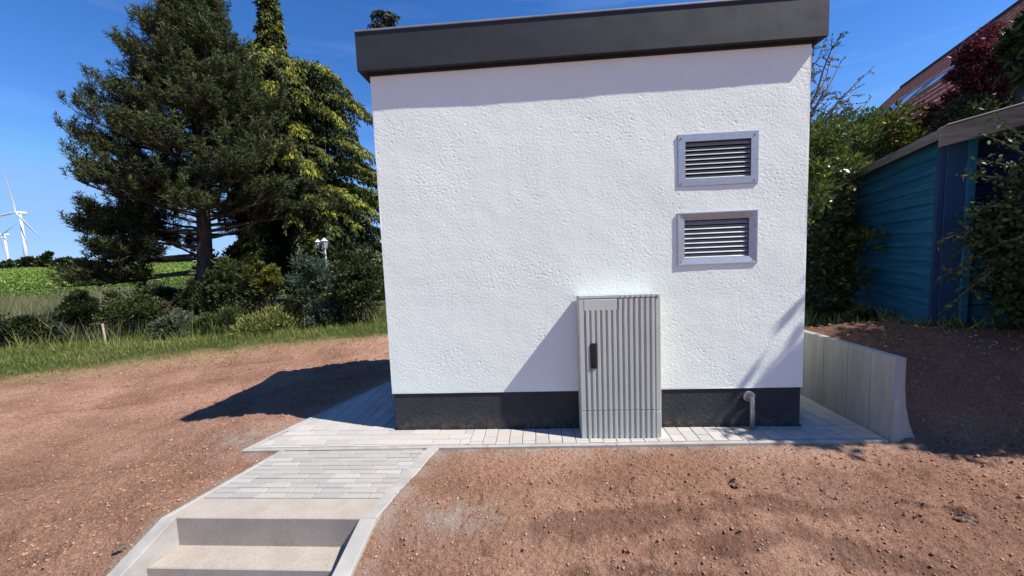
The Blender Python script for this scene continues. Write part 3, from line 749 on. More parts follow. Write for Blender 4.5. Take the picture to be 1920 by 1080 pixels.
mb.box(-cw, -cw + .034, fy + .004, fy + .0135, 0.2, 0.985, 0.003); mb.box(cw - .034, cw, fy + .004, fy + .0135, 0.2, 0.985, 0.003)
mb.build('body', M['cabinet'], cb)
mb = MB()
ribs(-cw + .036, cw - .036, 0.207, 0.905, fy + .012, 0.012, 0.0372, mb)
ribs(-cw + .036 + 0.222, cw - .036, 0.9052, 0.982, fy + .012, 0.012, 0.0372, mb)
mb.box(-cw + .036, -cw + .036 + .2215, fy + .003, fy + .0125, 0.9052, 0.982, 0.002)
door = mb.build('door', M['cabinet'], cb)
mb = MB(); ribs(-cw + .036, cw - .036, -0.02, 0.200, fy + .012, 0.012, 0.0372, mb); mb.box(-cw, -cw + .0345, fy + .004, fy + .0135, -0.02, 0.1955, 0.003); mb.box(cw - .0345, cw, fy + .004, fy + .0135, -0.02, 0.1955, 0.003)
mb.build('base_panel', M['cabinet'], cb)
mb = MB(); SB = Matrix.Identity(4); SB[2][1] = -0.12
mb.box(-cw + .001, cw - .001, fy + .003, -0.001, 0.969, CZ - .018, 0.003, SB)
for i in range(8): 
    x = -cw + .28 + i * .0345
    mb.box(x, x + .016, fy + .0, fy + .0025, 0.988, CZ - .004, 0.001)
mb.build('lid', M['cabinet'], cb)
mb = MB(); hx = 1.507 - (CX0 + CX1) / 2; mb.box(hx - .021, hx + .021, fy - .006, fy + .002, 0.503, 0.682, 0.004)
hd = mb.build('handle', M['black'], door)
mb = MB(); mb.tube([(hx, fy - .004, 0.535), (hx, fy - .010, 0.535)], 0.009, 12); mb.build('lock', M['black'], hd)

# ------------------------------------------------------------------ retaining wall
rw = empty('retaining_wall', (3.44, 0.6, 0), 'low grey precast concrete retaining wall right of the white building holding back the earth', 'wall')
js = [-0.233, -0.06, 0.13, 0.36, 0.58, 0.90, 1.25, 1.6, 1.95, 2.3, 2.65, 3.0]
for i in range(len(js) - 1):
    y0, y1 = js[i] + .0012, js[i + 1] - .0012
    prof = [(3.402, -0.25), (3.402, 0.548), (3.406, 0.552), (3.466, 0.552), (3.470, 0.548), (3.470, 0.36), (3.480, 0.24), (3.505, 0.12), (3.550, 0.0), (3.60, -0.25)]
    dx = random.uniform(-.0015, .0015)
    vs = [(x + dx - 3.44, y - 0.6, z) for y in (y0, y1) for x, z in prof]; n = len(prof)
    fs = [tuple(range(n)), tuple(range(n, 2 * n))[::-1]] + [(k, k + n, (k + 1) % n + n, (k + 1) % n) for k in range(n)]
    mb = MB(); mb.add(vs, fs, random.random()); mb.build('panel', M['retain'], rw, bevel=0.003)

# ------------------------------------------------------------------ foliage tools
def unit(a): return a / (np.linalg.norm(a, axis=-1, keepdims=True) + 1e-9)
def leafarr(P, Dn, Ln, Wd, tint, rng, flat=None):
    """one rhombic leaf per row: base P, direction Dn, length Ln, width Wd"""
    n = len(P); Dn = unit(Dn); r = rng.normal(size=(n, 3))
    if flat is not None: r = r * (1 - flat) + np.cross(Dn, np.array([0, 0, 1.0])) * flat
    S = unit(np.cross(Dn, np.cross(r, Dn)) if flat is not None else np.cross(Dn, r))
    N = np.cross(Dn, S)
    Ln = np.broadcast_to(np.asarray(Ln, float), (n,))[:, None]; Wd = np.broadcast_to(np.asarray(Wd, float), (n,))[:, None]
    mid = P + Dn * Ln * 0.45
    V = np.stack([P, mid + S * Wd / 2 + N * Ln * .04, P + Dn * Ln - N * Ln * 0.05, mid - S * Wd / 2 + N * Ln * .04], 1)
    return V.reshape(-1, 3), np.broadcast_to(tint, (n,)).copy()
def leafobj(name, chunks, m, parent):
    V = np.vstack([c[0] for c in chunks]); T = np.concatenate([c[1] for c in chunks]); F = np.arange(len(V)).reshape(-1, 4)
    if parent is not None: V = V - np.array(parent.location)
    return link(name, fastmesh(name, V, F, 4, False, {'tint': ('FACE', T)}), m, parent)
def woodobj(name, mb, m, parent):
    o = mb.build(name, m, parent, True)
    if parent is not None: o.location = -np.array(parent.location)
    return o

def bush(name, label, cat, base, rad, n, leaf, m, group=None, clumps=26, seed=1, stems=9, up=0.35, crown='foliage', stem='stem', aspect=0.45, cl=0.24, zc=None, dens_bottom=0.0, tm=0.5, tw='twig', shell=0.55, flatten=1.0):
    """base: ground point, rad: (rx, ry, h)"""
    r = np.random.default_rng(seed); e = empty(name, tuple(base), label, cat, group)
    rx, ry, h = rad; base = np.array(base, float)
    c = unit(r.normal(size=(clumps, 3))); c[:, 2] = np.abs(c[:, 2]) * 1.0 - 0.25 * r.random(clumps) - dens_bottom * r.random(clumps)
    rr = shell + (1 - shell) * r.random((clumps, 1)); lump_ = 1 + 0.22 * r.normal(size=(clumps, 1)) * 0.7
    C = c * rr * lump_ * np.array([rx, ry, h * 0.55]) * np.array([0.86, 0.86, 0.9]) + np.array([0, 0, h * 0.45])
    C[:, 2] = np.clip(C[:, 2], h * 0.06, None)
    k = r.integers(0, clumps, n); cr_ = cl * (0.6 + 0.8 * r.random(clumps)) * (rx + ry) * 0.5
    g = r.normal(size=(n, 3)); g = unit(g) * (r.random((n, 1)) ** 0.45) * cr_[k][:, None] * np.array([1, 1, 0.8])
    P = C[k] + g; P[:, 2] = np.abs(P[:, 2])
    Dn = unit(g) + unit(P - np.array([0, 0, h * .4])) * 0.6 + np.array([0, 0, up]) + 0.5 * r.normal(size=(n, 3))
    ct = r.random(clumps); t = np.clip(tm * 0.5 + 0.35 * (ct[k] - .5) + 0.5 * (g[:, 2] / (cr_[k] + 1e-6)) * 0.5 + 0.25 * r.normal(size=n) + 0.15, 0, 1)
    Ls = leaf * (0.6 + 0.8 * r.random(n))
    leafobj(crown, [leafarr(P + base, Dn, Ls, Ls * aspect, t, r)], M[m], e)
    mb = MB()
    for i in range(min(stems, clumps)):
        tgt = C[i]; p0 = np.array([r.normal() * rx * .08, r.normal() * ry * .08, -0.05]); mid = p0 * 0.5 + tgt * 0.5 + r.normal(size=3) * 0.06 * h
        mb.tube([base + p0, base + (p0 + mid) / 2 + np.array([0, 0, .05 * h]), base + mid, base + tgt], [0.022 * h * .5 + .004, .016 * h * .5 + .003, .010 * h * .5 + .002, .003], 6, False)
    woodobj(stem, mb, M[tw], e)
    return e

def polyline(p0, d0, length, n, rng, bend=0.12, grav=0.0, upturn=0.0):
    pts = [np.array(p0, float)]; d = unit(np.array(d0, float)); s = length / n
    for i in range(n):
        d = unit(d + rng.normal(size=3) * bend + np.array([0, 0, grav * (i / n) + upturn * max(0, i / n - .4)]))
        pts.append(pts[-1] + d * s)
    return pts
def lerp_pts(pts, t):
    t = t * (len(pts) - 1); i = min(int(t), len(pts) - 2); return pts[i] * (1 - (t - i)) + pts[i + 1] * (t - i), unit(pts[i + 1] - pts[i])

# ------------------------------------------------------------------ the big pine
def pine():
    r = np.random.default_rng(21)
    by = 6.0; b0 = at(384, 610, by); b0[2] = gz(b0[0], by) - .05
    e = empty('pine_tree', tuple(b0), 'tall broad dark green pine tree with bare trunk left of the white building', 'tree')
    _, phi, sc = across(b0 + np.array([0, 0, 2.5]))
    rv = across(b0)[0]
    tp = [b0 + rv * (.075 * min(z, 3) + .035 * max(0, z - 3)) + np.array([0.02 * math.sin(z * 1.3) * z * .3, 0.03 * math.sin(z), z]) for z in np.linspace(0, 9.2, 14)]
    tr = [0.19 * (1 - 0.86 * i / 13) + (0.05 if i == 0 else 0) for i in range(14)]
    mb = MB(); mb.tube(tp, tr, 12); woodobj('trunk', mb, M['bark'], e)
    vz = lambda v: at(378, v, by)[2]
    env_v = [-60, -20, 20, 60, 100, 135, 165, 200, 260, 310, 350, 400, 440, 475]
    eL = [60, 105, 150, 190, 165, 182, 222, 260, 302, 298, 288, 305, 280, 245]
    eR = [60, 95, 115, 128, 145, 175, 210, 225, 268, 292, 305, 308, 295, 260]
    zz = [vz(v) for v in env_v]
    wood = MB(); PP = []; DD = []; TT = []
    limbs = []
    nl = 165; ga = 2.39996
    for i in range(nl):
        f = (i + .5) / nl; z = 1.55 + (8.75 - 1.55) * f ** 0.92
        az = i * ga + r.normal() * .25
        s = math.cos(az); zt = z + 0.45 + 1.0 * f + b0[2]
        l = np.interp(zt, zz[::-1], eL[::-1]); rr_ = np.interp(zt, zz[::-1], eR[::-1])
        ex = (rr_ if s > 0 else l); ey = (l + rr_) / 2
        rad = sc * (abs(s) * ex + (1 - abs(s)) * ey) * (0.80 + 0.22 * r.random())
        limbs.append((z, az, rad, 0.10 + 0.25 * f))
    # low boughs seen against the sky and meadow
    limbs += [(1.35, math.radians(178), sc * 270, -0.03), (1.5, math.radians(205), sc * 260, -.02), (1.7, math.radians(160), sc * 260, .0), (1.6, math.radians(192), sc * 250, .03), (1.25, math.radians(187), sc * 295, -0.10), (1.6, math.radians(170), sc * 225, 0.0), (1.55, math.radians(200), sc * 250, -0.02), (1.9, math.radians(2), sc * 255, 0.05), (2.1, math.radians(-14), sc * 240, 0.12), (1.9, math.radians(184), sc * 250, 0.06), (2.3, math.radians(190), sc * 270, 0.03), (2.2, math.radians(172), sc * 262, 0.06)]
    limbs = [q for q in limbs if not (q[0] < 2.45 and math.sin(q[1]) < -.25) and not (q[0] < 2.05 and math.cos(q[1]) > -.2)]
    for (z, az, rad, rise) in limbs:
        rad *= 0.96 - .24 * max(0, -math.cos(az)) + .06 * max(0, math.cos(az)) - .10 * max(0, -math.sin(az))
        if z < 3.4 and math.cos(az) < 0: rad *= 1.04
        p0, _ = lerp_pts(tp, min(z / 9.2, .99)); d = np.array([math.cos(az + phi), math.sin(az + phi), rise])
        low = z < 2.6
        pts = polyline(p0, d, rad / math.cos(math.atan(rise)), 9, r, 0.07, 0.0, 0.16 if not low else 0.05)
        rr0 = 0.022 + 0.019 * rad / 3
        wood.tube(pts, [rr0 * (1 - .85 * k / 9) + .004 for k in range(10)], 6, False)
        ns = int(8 + rad * 7)
        st_ = 0.18 if z > 4.5 else (0.30 if z > 2.6 else 0.40)
        if low: ns = int(ns * 1.5)
        for k in range(ns):
            t = st_ + (1 - st_) * (k + r.random()) / ns
            q, qd = lerp_pts(pts, min(t, .999)); side = 1 if k % 2 else -1
            perp = unit(np.cross(qd, [0, 0, 1.0])) * side
            ln = (0.22 + 0.42 * rad * (1 - t) * .62 + 0.18 * r.random()) * (0.85 if z > 7 else 1)
            dd = unit(qd * (0.75 + .3 * r.random()) + perp * (0.75 if t < .96 else .1) + np.array([0, 0, 0.10 + .65 * r.random()]))
            sp = polyline(q, dd, ln, 4, r, 0.16, 0.0, 0.5)
            wood.tube(sp, [0.011, .009, .007, .005, .003], 4, False)
            nt_ = max(3, int(ln / 0.085))
            for j in range(nt_):
                tt = 0.25 + 0.75 * (j + 1) / nt_; c_, cd_ = lerp_pts(sp, min(tt, .999))
                c_ = c_ + r.normal(size=3) * 0.035
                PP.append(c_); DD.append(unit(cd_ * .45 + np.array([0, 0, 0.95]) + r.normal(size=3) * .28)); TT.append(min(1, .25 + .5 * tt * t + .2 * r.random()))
    woodobj('limbs', wood, M['twig'], e)
    PP = np.array(PP); DD = np.array(DD); TT = np.array(TT); n = len(PP); K = 25
    tl = 0.20 * (0.7 + .6 * r.random(n))
    a = r.random((n, K)); base = PP[:, None] + DD[:, None] * (a * tl[:, None])[..., None]
    rnd = unit(r.normal(size=(n, K, 3))); dn = unit(DD[:, None] * 0.75 + rnd * 0.95)
    ln = 0.105 * (0.7 + .5 * r.random((n, K)))
    ch = leafarr(base.reshape(-1, 3), dn.reshape(-1, 3), ln.ravel(), 0.0155, np.clip((TT[:, None] * .75 + .45 * a - .15).ravel(), 0, 1), r)  # paler needle tips, darker insides: highlights and inner shade put into the tint
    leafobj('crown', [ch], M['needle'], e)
    return n
npt = pine()

# ------------------------------------------------------------------ weeping yellow-green conifer behind the pine
def weeping(name, label, u0, by, vtop, env, base_v, seed, m='weep', nb=120, droop=0.40):
    r = np.random.default_rng(seed); b0 = at(u0, base_v, by); b0[2] = gz(b0[0], by) - .05; top = at(u0, vtop, by)
    _, phi, sc = across(b0 + np.array([0, 0, 2.5])); Ht = top[2] - b0[2]
    e = empty(name, tuple(b0), label, 'tree')
    tp = [b0 + np.array([0.03 * math.sin(z), 0.02 * math.cos(z * 1.7), z]) for z in np.linspace(0, Ht, 16)]
    mb = MB(); mb.tube(tp, [0.17 * (1 - .95 * i / 15) + .006 for i in range(16)], 10); woodobj('trunk', mb, M['bark'], e)
    ev = [x[0] for x in env]; zz = [at(u0, v, by)[2] for v in ev]
    wood = MB(); ch = []
    P = []; Dn = []; T = []; LL = []
    for i in range(nb):
        f = (i + .5) / nb; z = Ht * (0.06 + .93 * f); az = i * 2.39996 + r.normal() * .3
        s = math.cos(az); zt = b0[2] + z
        l = np.interp(zt, zz[::-1], [x[1] for x in env][::-1]); rt = np.interp(zt, zz[::-1], [x[2] for x in env][::-1])
        rad = sc * (abs(s) * (rt if s > 0 else l) + (1 - abs(s)) * (l + rt) / 2) * (0.74 + .36 * r.random()) + .05; bt = r.random()
        p0 = b0 + np.array([0, 0, z]); n = 8; pts = [p0]
        for k in range(1, n + 1):
            t = k / n; pts.append(p0 + np.array([math.cos(az + phi) * rad * t, math.sin(az + phi) * rad * t, min(rad, 1.9) * (0.45 * math.sin(t * 2.2) - droop * t * t)]) + r.normal(size=3) * .02)
        wood.tube(pts, [0.02 * (1 - .8 * k / n) * min(1, rad) + .004 for k in range(n + 1)], 5, False)
        ns = int(8 + rad * 13)
        for k in range(ns):
            t = 0.15 + .85 * (k + r.random()) / ns; q, qd = lerp_pts(pts, min(t, .999)); side = 1 if k % 2 else -1
            perp = unit(np.cross(qd, [0, 0, 1.0])) * side
            ln = 0.10 + 0.30 * min(1, rad) * (1.1 - t * .6) + .10 * r.random()
            q2 = q + perp * ln * (0.25 + .5 * r.random()) + np.array([0, 0, .03])
            drop = np.array([0, 0, -1.0]) * ln * (0.5 + .5 * r.random()) + unit(qd) * ln * .25
            m_ = 24
            tt = r.random(m_)[:, None]
            pp = q + (q2 - q) * np.minimum(1, tt * 2.2) + drop * np.maximum(0, tt - .3) * 1.3
            P.append(pp + r.normal(size=(m_, 3)) * .02); Dn.append(perp * .35 + drop / ln * .9 + r.normal(size=(m_, 3)) * .35)
            T.append(np.clip(-0.26 + (0.85 + .6 * f) * (1 - tt[:, 0]) * t * (.55 + .9 * bt) + .10 * r.normal(size=m_), 0, 1)); LL.append(np.full(m_, .125) * (.7 + .6 * r.random(m_)))  # yellow tops, dark beneath: lit and shaded sides of the sprays put into tint
    P = np.vstack(P); Dn = np.vstack(Dn); T = np.concatenate(T); LL = np.concatenate(LL)
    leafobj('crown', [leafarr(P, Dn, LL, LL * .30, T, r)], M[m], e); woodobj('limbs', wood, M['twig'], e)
    return e
weeping('weeping_conifer', 'tall weeping conifer with yellow green drooping sprays between the pine and the building', 556, 8.6, -45,
        [(-60, 6, 6), (-10, 8, 8), (30, 13, 13), (75, 20, 18), (100, 38, 26), (130, 50, 40), (148, 60, 150), (160, 64, 175), (200, 75, 180), (232, 80, 160), (258, 90, 125), (275, 95, 190), (350, 100, 250), (430, 105, 270), (520, 110, 270), (580, 110, 230)], 600, 31, nb=330)
weeping('spruce_tree', 'tip of a spruce tree showing just above the left end of the flat roof', 756, 10.5, 16,
        [(0, 3, 3), (20, 8, 8), (32, 16, 20), (46, 24, 22), (70, 18, 26), (300, 12, 40), (500, 12, 50)], 560, 33, m='spruce', nb=90, droop=.15)

# ------------------------------------------------------------------ bushes on the left
G = 'shrubs growing between the pine and the building'
def B(u, v, y, rpx, hpx, *a, name='shrub', **k):
    b0 = at(u, v, y); b0[2] = gz(b0[0], y) - .03; sc = across(b0)[2]
    top = at(u, v - hpx, y)[2]
    return bush(name, a[0], a[1], b0, (rpx * sc, rpx * sc, top - b0[2]), *a[2:], **k)
B(160, 640, 3.9, 44, 122, 'dark round leafy bush beside the wooden stake in the tall grass', 'bush', 9000, .06, 'darkleaf', seed=41, clumps=44, dens_bottom=.4, name='bush')
B(262, 628, 4.3, 74, 98, 'low bushy green plant with reddish stems right of the wooden stake', 'bush', 7000, .06, 'olive', seed=42, clumps=50, dens_bottom=.4, name='bush')
B(338, 640, 4.0, 52, 66, 'grey green leafy weed clump in front of the pine trunk', 'bush', 5000, .06, 'greygreen', seed=43, clumps=40, dens_bottom=.4, name='bush', up=.8, aspect=.3)
B(330, 600, 5.2, 22, 52, 'small red leaved bush just left of the pine trunk', 'bush', 900, .07, 'redleaf', seed=44, clumps=14, name='bush')
B(392, 612, 5.3, 56, 105, 'dark shaded bush at the foot of the pine trunk', 'bush', 4200, .07, 'darkleaf', seed=45, clumps=26, dens_bottom=.4, name='bush')
B(450, 620, 5.6, 62, 170, 'tall olive green shrub right of the pine trunk', 'shrub', 8000, .075, 'olive', G, seed=46, clumps=44, dens_bottom=.5)
B(512, 618, 5.4, 46, 158, 'yellow green leafed shrub in the middle of the shrub row', 'shrub', 5200, .075, 'yellowleaf', G, seed=47, clumps=34, dens_bottom=.3, cl=.2)
B(600, 610, 5.6, 62, 150, 'large blue green shrub below the white garden lantern', 'shrub', 8500, .085, 'bluegreen', G, seed=48, clumps=40, dens_bottom=.4, up=.8, aspect=.25)
B(612, 622, 4.7, 40, 66, 'small round blue green shrub at the front of the shrub row', 'shrub', 4200, .06, 'bluegreen', G, seed=49, clumps=26, dens_bottom=.3, aspect=.3)
B(560, 630, 4.9, 46, 90, 'dark low shrub left of the small round blue green one', 'shrub', 3000, .06, 'darkleaf', G, seed=50, clumps=20, dens_bottom=.4)
B(684, 618, 5.0, 58, 170, 'dark leafy shrub next to the left corner of the building', 'shrub', 7000, .08, 'olive', G, seed=51, clumps=38, dens_bottom=.5, tm=.2)
B(505, 642, 4.3, 66, 66, 'bright green nettle like weeds at the edge of the bare earth', 'weeds', 3400, .07, 'grass', seed=52, clumps=30, dens_bottom=.5, name='weed_clump', up=.9, aspect=.3, tm=.1)
B(415, 640, 4.3, 60, 60, 'green weeds below the tall olive shrub', 'weeds', 2600, .07, 'olive', seed=53, clumps=26, dens_bottom=.5, name='weed_clump', up=.9, aspect=.3, tm=.8)
B(48, 652, 3.7, 84, 70, 'low dense dark green thicket in the grass at the left edge of the picture', 'bush', 5200, .06, 'darkleaf', seed=57, clumps=44, dens_bottom=.6, name='bush')  # added thicket, stands in for a dark mass of shade on the grass
# high dark hedge closing the view behind the shrubs
B(470, 600, 7.6, 105, 165, 'high dark evergreen hedge rising behind the shrubs right of the pine trunk', 'hedge', 12000, .10, 'darkleaf', seed=54, clumps=70, dens_bottom=.6, name='hedge', cl=.2)
B(640, 600, 7.4, 110, 200, 'high dark hedge behind the shrubs beside the building corner', 'hedge', 13000, .10, 'darkleaf', seed=55, clumps=70, dens_bottom=.6, name='hedge', cl=.2)
B(300, 600, 9.5, 70, 75, 'wide green bush in the meadow seen below the low pine boughs', 'bush', 4200, .10, 'olive', seed=56, clumps=30, dens_bottom=.5, name='bush')
hp_ = [at(u, 625, 5.3) for u in (215, 380, 560, 715)]
for p in hp_: p[2] = gz(p[0], p[1]) - .03
HB = lambda a: float(hp_[0][2] + .62 + .18 * math.sin(a * 23) + .1 * math.sin(a * 57))
PENDING_THICKET = (hp_, HB)
# wooden stake
sp0 = at(198, 632, 3.5); sp0[2] = gz(sp0[0], 3.5)
mb = MB(); mb.tube([(0, 0, -.1), (-.015, 0, .08), (-.03, 0.0, .40)], [.018, .017, .016], 7)
o = put(mb.build('wooden_stake', M['stake']), 'thin pale wooden stake leaning in the tall grass on the left', 'stake'); o.location = sp0
# garden lantern, two heads on a post
lp = at(617, 560, 6.35); lz = gz(lp[0], 6.35); top = at(607, 446, 6.35)[2] - lz
e = empty('garden_lantern', (lp[0], 6.35, lz), 'white two headed garden lantern showing above the blue green shrub', 'lantern')
mb = MB(); mb.tube([(0, 0, 0), (0, 0, top - .28)], .02, 8); mb.tube([(0, 0, top - .4), (-.12, 0, top - .36), (-.17, 0, top - .3)], .01, 6); mb.build('pole', M['lampwhite'], e)
for dx, dz, s in ((0, 0, 1), (-.17, -.03, .8)):
    mb = MB(); t0 = top + dz
    mb.tube([(dx, 0, t0 - .28 * s), (dx, 0, t0 - .25 * s)], [.03, .05 * s], 6)
    mb.tube([(dx, 0, t0 - .08 * s), (dx, 0, t0 - .05 * s), (dx, 0, t0)], [.10 * s, .06 * s, .012], 6)
    for k in range(6):
        a = k * math.pi / 3; mb.tube([(dx + .048 * s * math.cos(a), .048 * s * math.sin(a), t0 - .26 * s), (dx + .085 * s * math.cos(a), .085 * s * math.sin(a), t0 - .075 * s)], .006, 4)
    h_ = mb.build('lantern_head', M['lampwhite'], e)
    mb = MB(); mb.tube([(dx, 0, t0 - .245 * s), (dx, 0, t0 - .085 * s)], [.040 * s, .074 * s], 6); mb.build('lamp_glass', M['glass'], h_)

# ------------------------------------------------------------------ grass and meadow (uncountable)
def blades(n, xr, yr, hmin, hmax, seed, cond, lean=.35, wd=.006, tb=.3, tr=.5):
    r = np.random.default_rng(seed); x = r.uniform(*xr, n); y = r.uniform(*yr, n); k = cond(x, y, r); x, y = x[k], y[k]; n = len(x)
    z = ground_h(x, y); h = hmin + (hmax - hmin) * r.random(n) ** 1.3 * (0.6 + .8 * np.clip(.5 + vnoise(x * 1.2, y * 1.2, seed), 0, 1))
    P = np.stack([x, y, z - .01], -1); Dn = np.stack([r.normal(size=n) * lean, r.normal(size=n) * lean, np.ones(n)], -1)
    t = np.clip(tb + tr * r.normal(size=n) * .5 + .5 * vnoise(x * .8, y * .8, seed + 5), 0, 1)
    return leafarr(P, Dn, h, wd * (0.7 + .8 * r.random(n)), t, r)
gn = lambda x, y: y - grass_line(x) + 0.22 * vnoise(x * 1.7, y * 1.7, 31)
c1 = blades(95000, (-12, 1.2), (1.0, 7), .04, .13, 61, lambda x, y, r: (gn(x, y) > -.05 + .35 * r.random(len(x))) & (gn(x, y) < 1.6), tb=.30, wd=.0048)
c2 = blades(22000, (-12, 1.2), (.8, 5), .03, .10, 62, lambda x, y, r: (gn(x, y) > -.55) & (gn(x, y) < .1) & (r.random(len(x)) < .6), tb=.8, lean=.8)
c3 = blades(42000, (-12, 1.2), (1.5, 8), .08, .20, 63, lambda x, y, r: (gn(x, y) > .7) & (gn(x, y) < 2.8), tb=.15, wd=.0065)
c4 = blades(3500, (-9, .3), (2.2, 6), .30, .62, 66, lambda x, y, r: (gn(x, y) > .9) & (gn(x, y) < 2.6) & (vnoise(x * 1.5, y * 1.5, 67) > .05), tb=.75, wd=.0034, lean=.3)
put(leafobj('grass', [c1, c2, c3, c4], M['grass'], None), 'green and straw coloured grass along the edge of the bare earth', 'grass', kind='stuff')
c1 = blades(70000, (-30, 0), (3.2, 24), .28, .62, 64, lambda x, y, r: (gn(x, y) > 2.0) & (y < 4 - x * .62), tb=.5, tr=.5, wd=.010)
put(leafobj('meadow_grass', [c1], M['meadow'], None), 'tall dry meadow grass between the grass strip and the vineyard', 'grass', kind='stuff')
def right_cond(x, y, r): return ((y > 1.55 + .3 * vnoise(x * 3, y * 3, 5)) | ((x > 4.4) & (y > .9 + .25 * r.random(len(x))))) & (x > 3.5)
c1 = blades(9000, (3.5, 7.5), (.8, 3.2), .04, .18, 65, right_cond, tb=.25, wd=.012, lean=.7)
put(leafobj('ground_cover', [c1], M['grass'], None), 'low weeds and grass at the foot of the blue shed and hedge', 'weeds', kind='stuff')

# vineyard
r = np.random.default_rng(71); ch = []
for k in range(23):
    d = 26 + k * 2.8; n = 9000
    s = r.uniform(-46, 34, n)
    x = -d * .72 - 6 + s * .72 ; y = d * .80 - 2 + s * .62
    keep = (x < -9) & (x > -110) & (y > 6); x, y = x[keep], y[keep]; n = len(x)
    z = base_h(x, y) + .12 + 1.0 * r.random(n) * (1 + .25 * vnoise(x * .5, y * .5, 9))
    P = np.stack([x + r.normal(size=n) * .13, y + r.normal(size=n) * .13, z], -1)
    t = np.clip((z - base_h(x, y)) / 1.2 - .15 + .2 * r.normal(size=n), 0, 1)  # vine bottoms tinted darker to paint the shade between the rows
    ch.append(leafarr(P, r.normal(size=(n, 3)) + np.array([0, 0, .5]), .125, .10, t, r))
put(leafobj('vineyard', ch, M['vine'], None), 'rows of bright green vines covering the distant hillside on the left', 'vineyard', kind='stuff')

# trees on the skyline
GT = 'trees on the skyline beyond the vineyard'
for i, (u, v, y, rp, hp, lab) in enumerate([(14, 502, 78, 22, 16, 'low dark tree at the left edge of the skyline below the small turbine'),
        (50, 503, 74, 17, 30, 'round dark tree on the skyline at the foot of the big turbine'), (84, 505, 72, 20, 36, 'taller dark tree on the skyline second right of the big turbine'),
        (118, 508, 70, 24, 34, 'dark tree on the skyline just left of the low pine bough'), (160, 510, 70, 26, 30, 'dark tree on the skyline behind the tip of the low pine bough'),
        (300, 512, 66, 30, 26, 'dark tree on the skyline seen through the gap left of the pine trunk'), (345, 514, 66, 16, 24, 'small dark tree on the skyline against the pine trunk')]):
    b0 = at(u, v, y); b0[2] = float(base_h(np.array([b0[0]]), np.array([b0[1]]))[0]) - .3; sc = across(b0)[2]
    tz = at(u, v - hp, y)[2]
    bush('skyline_tree', lab, 'tree', b0, (rp * sc, rp * sc, max(3, tz - b0[2])), 1500, .75, 'darkleaf', GT, clumps=22, seed=80 + i, stems=5, crown='crown', stem='trunk', dens_bottom=.6, aspect=.7)

# wind turbines
def turbine(hub, sc_px, angs, label, seed):
    e = empty('wind_turbine', (hub[0], hub[1], -5), label, 'wind turbine', 'wind turbines on the horizon')
    hz = hub[2] + 5; Lb = sc_px
    mb = MB(); mb.tube([(0, 0, 0), (0, 0, hz * .5), (0, 0, hz - 2)], [2.9, 2.3, 1.6], 16); mb.build('tower', M['turbine'], e, True)
    mb = MB(); mb.box(-2.2, 2.2, -3, 8, hz - 2.2, hz + 2.2, .8); mb.build('nacelle', M['turbine'], e)
    mb = MB(); mb.tube([(0, -3, hz), (0, -5, hz), (0, -6.5, hz)], [2.2, 1.9, .4], 12); mb.build('hub', M['turbine'], e)
    for a in angs:
        mb = MB(); u = np.array([math.sin(a), 0, math.cos(a)]); s_ = np.array([math.cos(a), 0, -math.sin(a)])
        vs = []; prof = [(0, 1.1, 1.1), (.06, 1.3, 1.0), (.2, 2.6, .7), (.5, 1.7, .4), (.8, 1.0, .2), (1, .25, .06)]
        for t, w_, th in prof:
            c_ = np.array([0, -4.6, hz]) + u * t * Lb
            vs += [c_ - s_ * w_ * .5 , c_ + np.array([0, -th, 0]), c_ + s_ * w_ , c_ + np.array([0, th, 0])]
        fs = [(4 * i + k, 4 * i + (k + 1) % 4, 4 * i + 4 + (k + 1) % 4, 4 * i + 4 + k) for i in range(len(prof) - 1) for k in range(4)] + [(3, 2, 1, 0), tuple(range(len(vs) - 4, len(vs)))]
        mb.add(vs, fs); mb.build('blade', M['turbine'], e)
turbine(at(38, 398, 560), 92, [math.radians(-4), math.radians(-4 + 120), math.radians(-4 - 120)], 'nearer and taller white wind turbine with its foot behind the skyline trees', 1) if False else None
tb = at(37, 399, 560)
scb = np.linalg.norm(at(47, 399, 560) - at(37, 399, 560)) / 10
turbine(tb, 70 * scb, [math.radians(-9), math.radians(139), math.radians(-98)], 'nearer and taller white wind turbine rising above the vineyard hill', 1)
tb = at(8, 440, 760); scb = np.linalg.norm(at(18, 440, 760) - at(8, 440, 760)) / 10
turbine(tb, 36 * scb, [math.radians(62), math.radians(182), math.radians(-58)], 'smaller farther white wind turbine at the left edge', 2)

# ------------------------------------------------------------------ right side: shed
hx_, hy_ = 0.399, 0.917
N = np.array([5.16, 1.29]); h2 = np.array([hx_, hy_]); f2 = np.array([hy_, -hx_])        # along the side wall, along the front
zg = 0.33
sd = empty('blue_shed', (N[0], N[1], zg), 'weathered blue painted wooden garden shed right of the white building', 'shed', rz=math.atan2(hy_, hx_))
# local frame: +x back along the side wall, -y along the front to the right
SLn, SWd, SH = 2.25, 2.4, 1.93
mb = MB(); nb = 13; ph_ = SH / nb
for k in range(nb):
    z0 = k * ph_
    mb.add([(0.06, 0, z0), (SLn, 0, z0), (SLn, 0.026, z0), (0.06, 0.026, z0), (0.06, 0.0, z0 + ph_), (SLn, 0.0, z0 + ph_), (SLn, 0.006, z0 + ph_), (0.06, 0.006, z0 + ph_)],
           [(3, 2, 6, 7), (0, 3, 7, 4), (2, 1, 5, 6), (4, 7, 6, 5), (0, 1, 2, 3)])
mb.build('side_wall', M['blue'], sd)
mb = MB(); mb.box(0.02, 0.07, -0.012, 0.032, -.05, SH, .003); mb.build('corner_trim', M['navy'], sd)
mb = MB(); mb.box(SLn - .02, SLn + .03, -0.01, 0.034, -.05, SH, .003)
mb.build('corner_trim', M['navy'], sd)
mb = MB()
mb.box(0.0, 0.06, -0.16, -0.013, -.1, SH, .003)
mb.build('corner_post', M['navy'], sd)
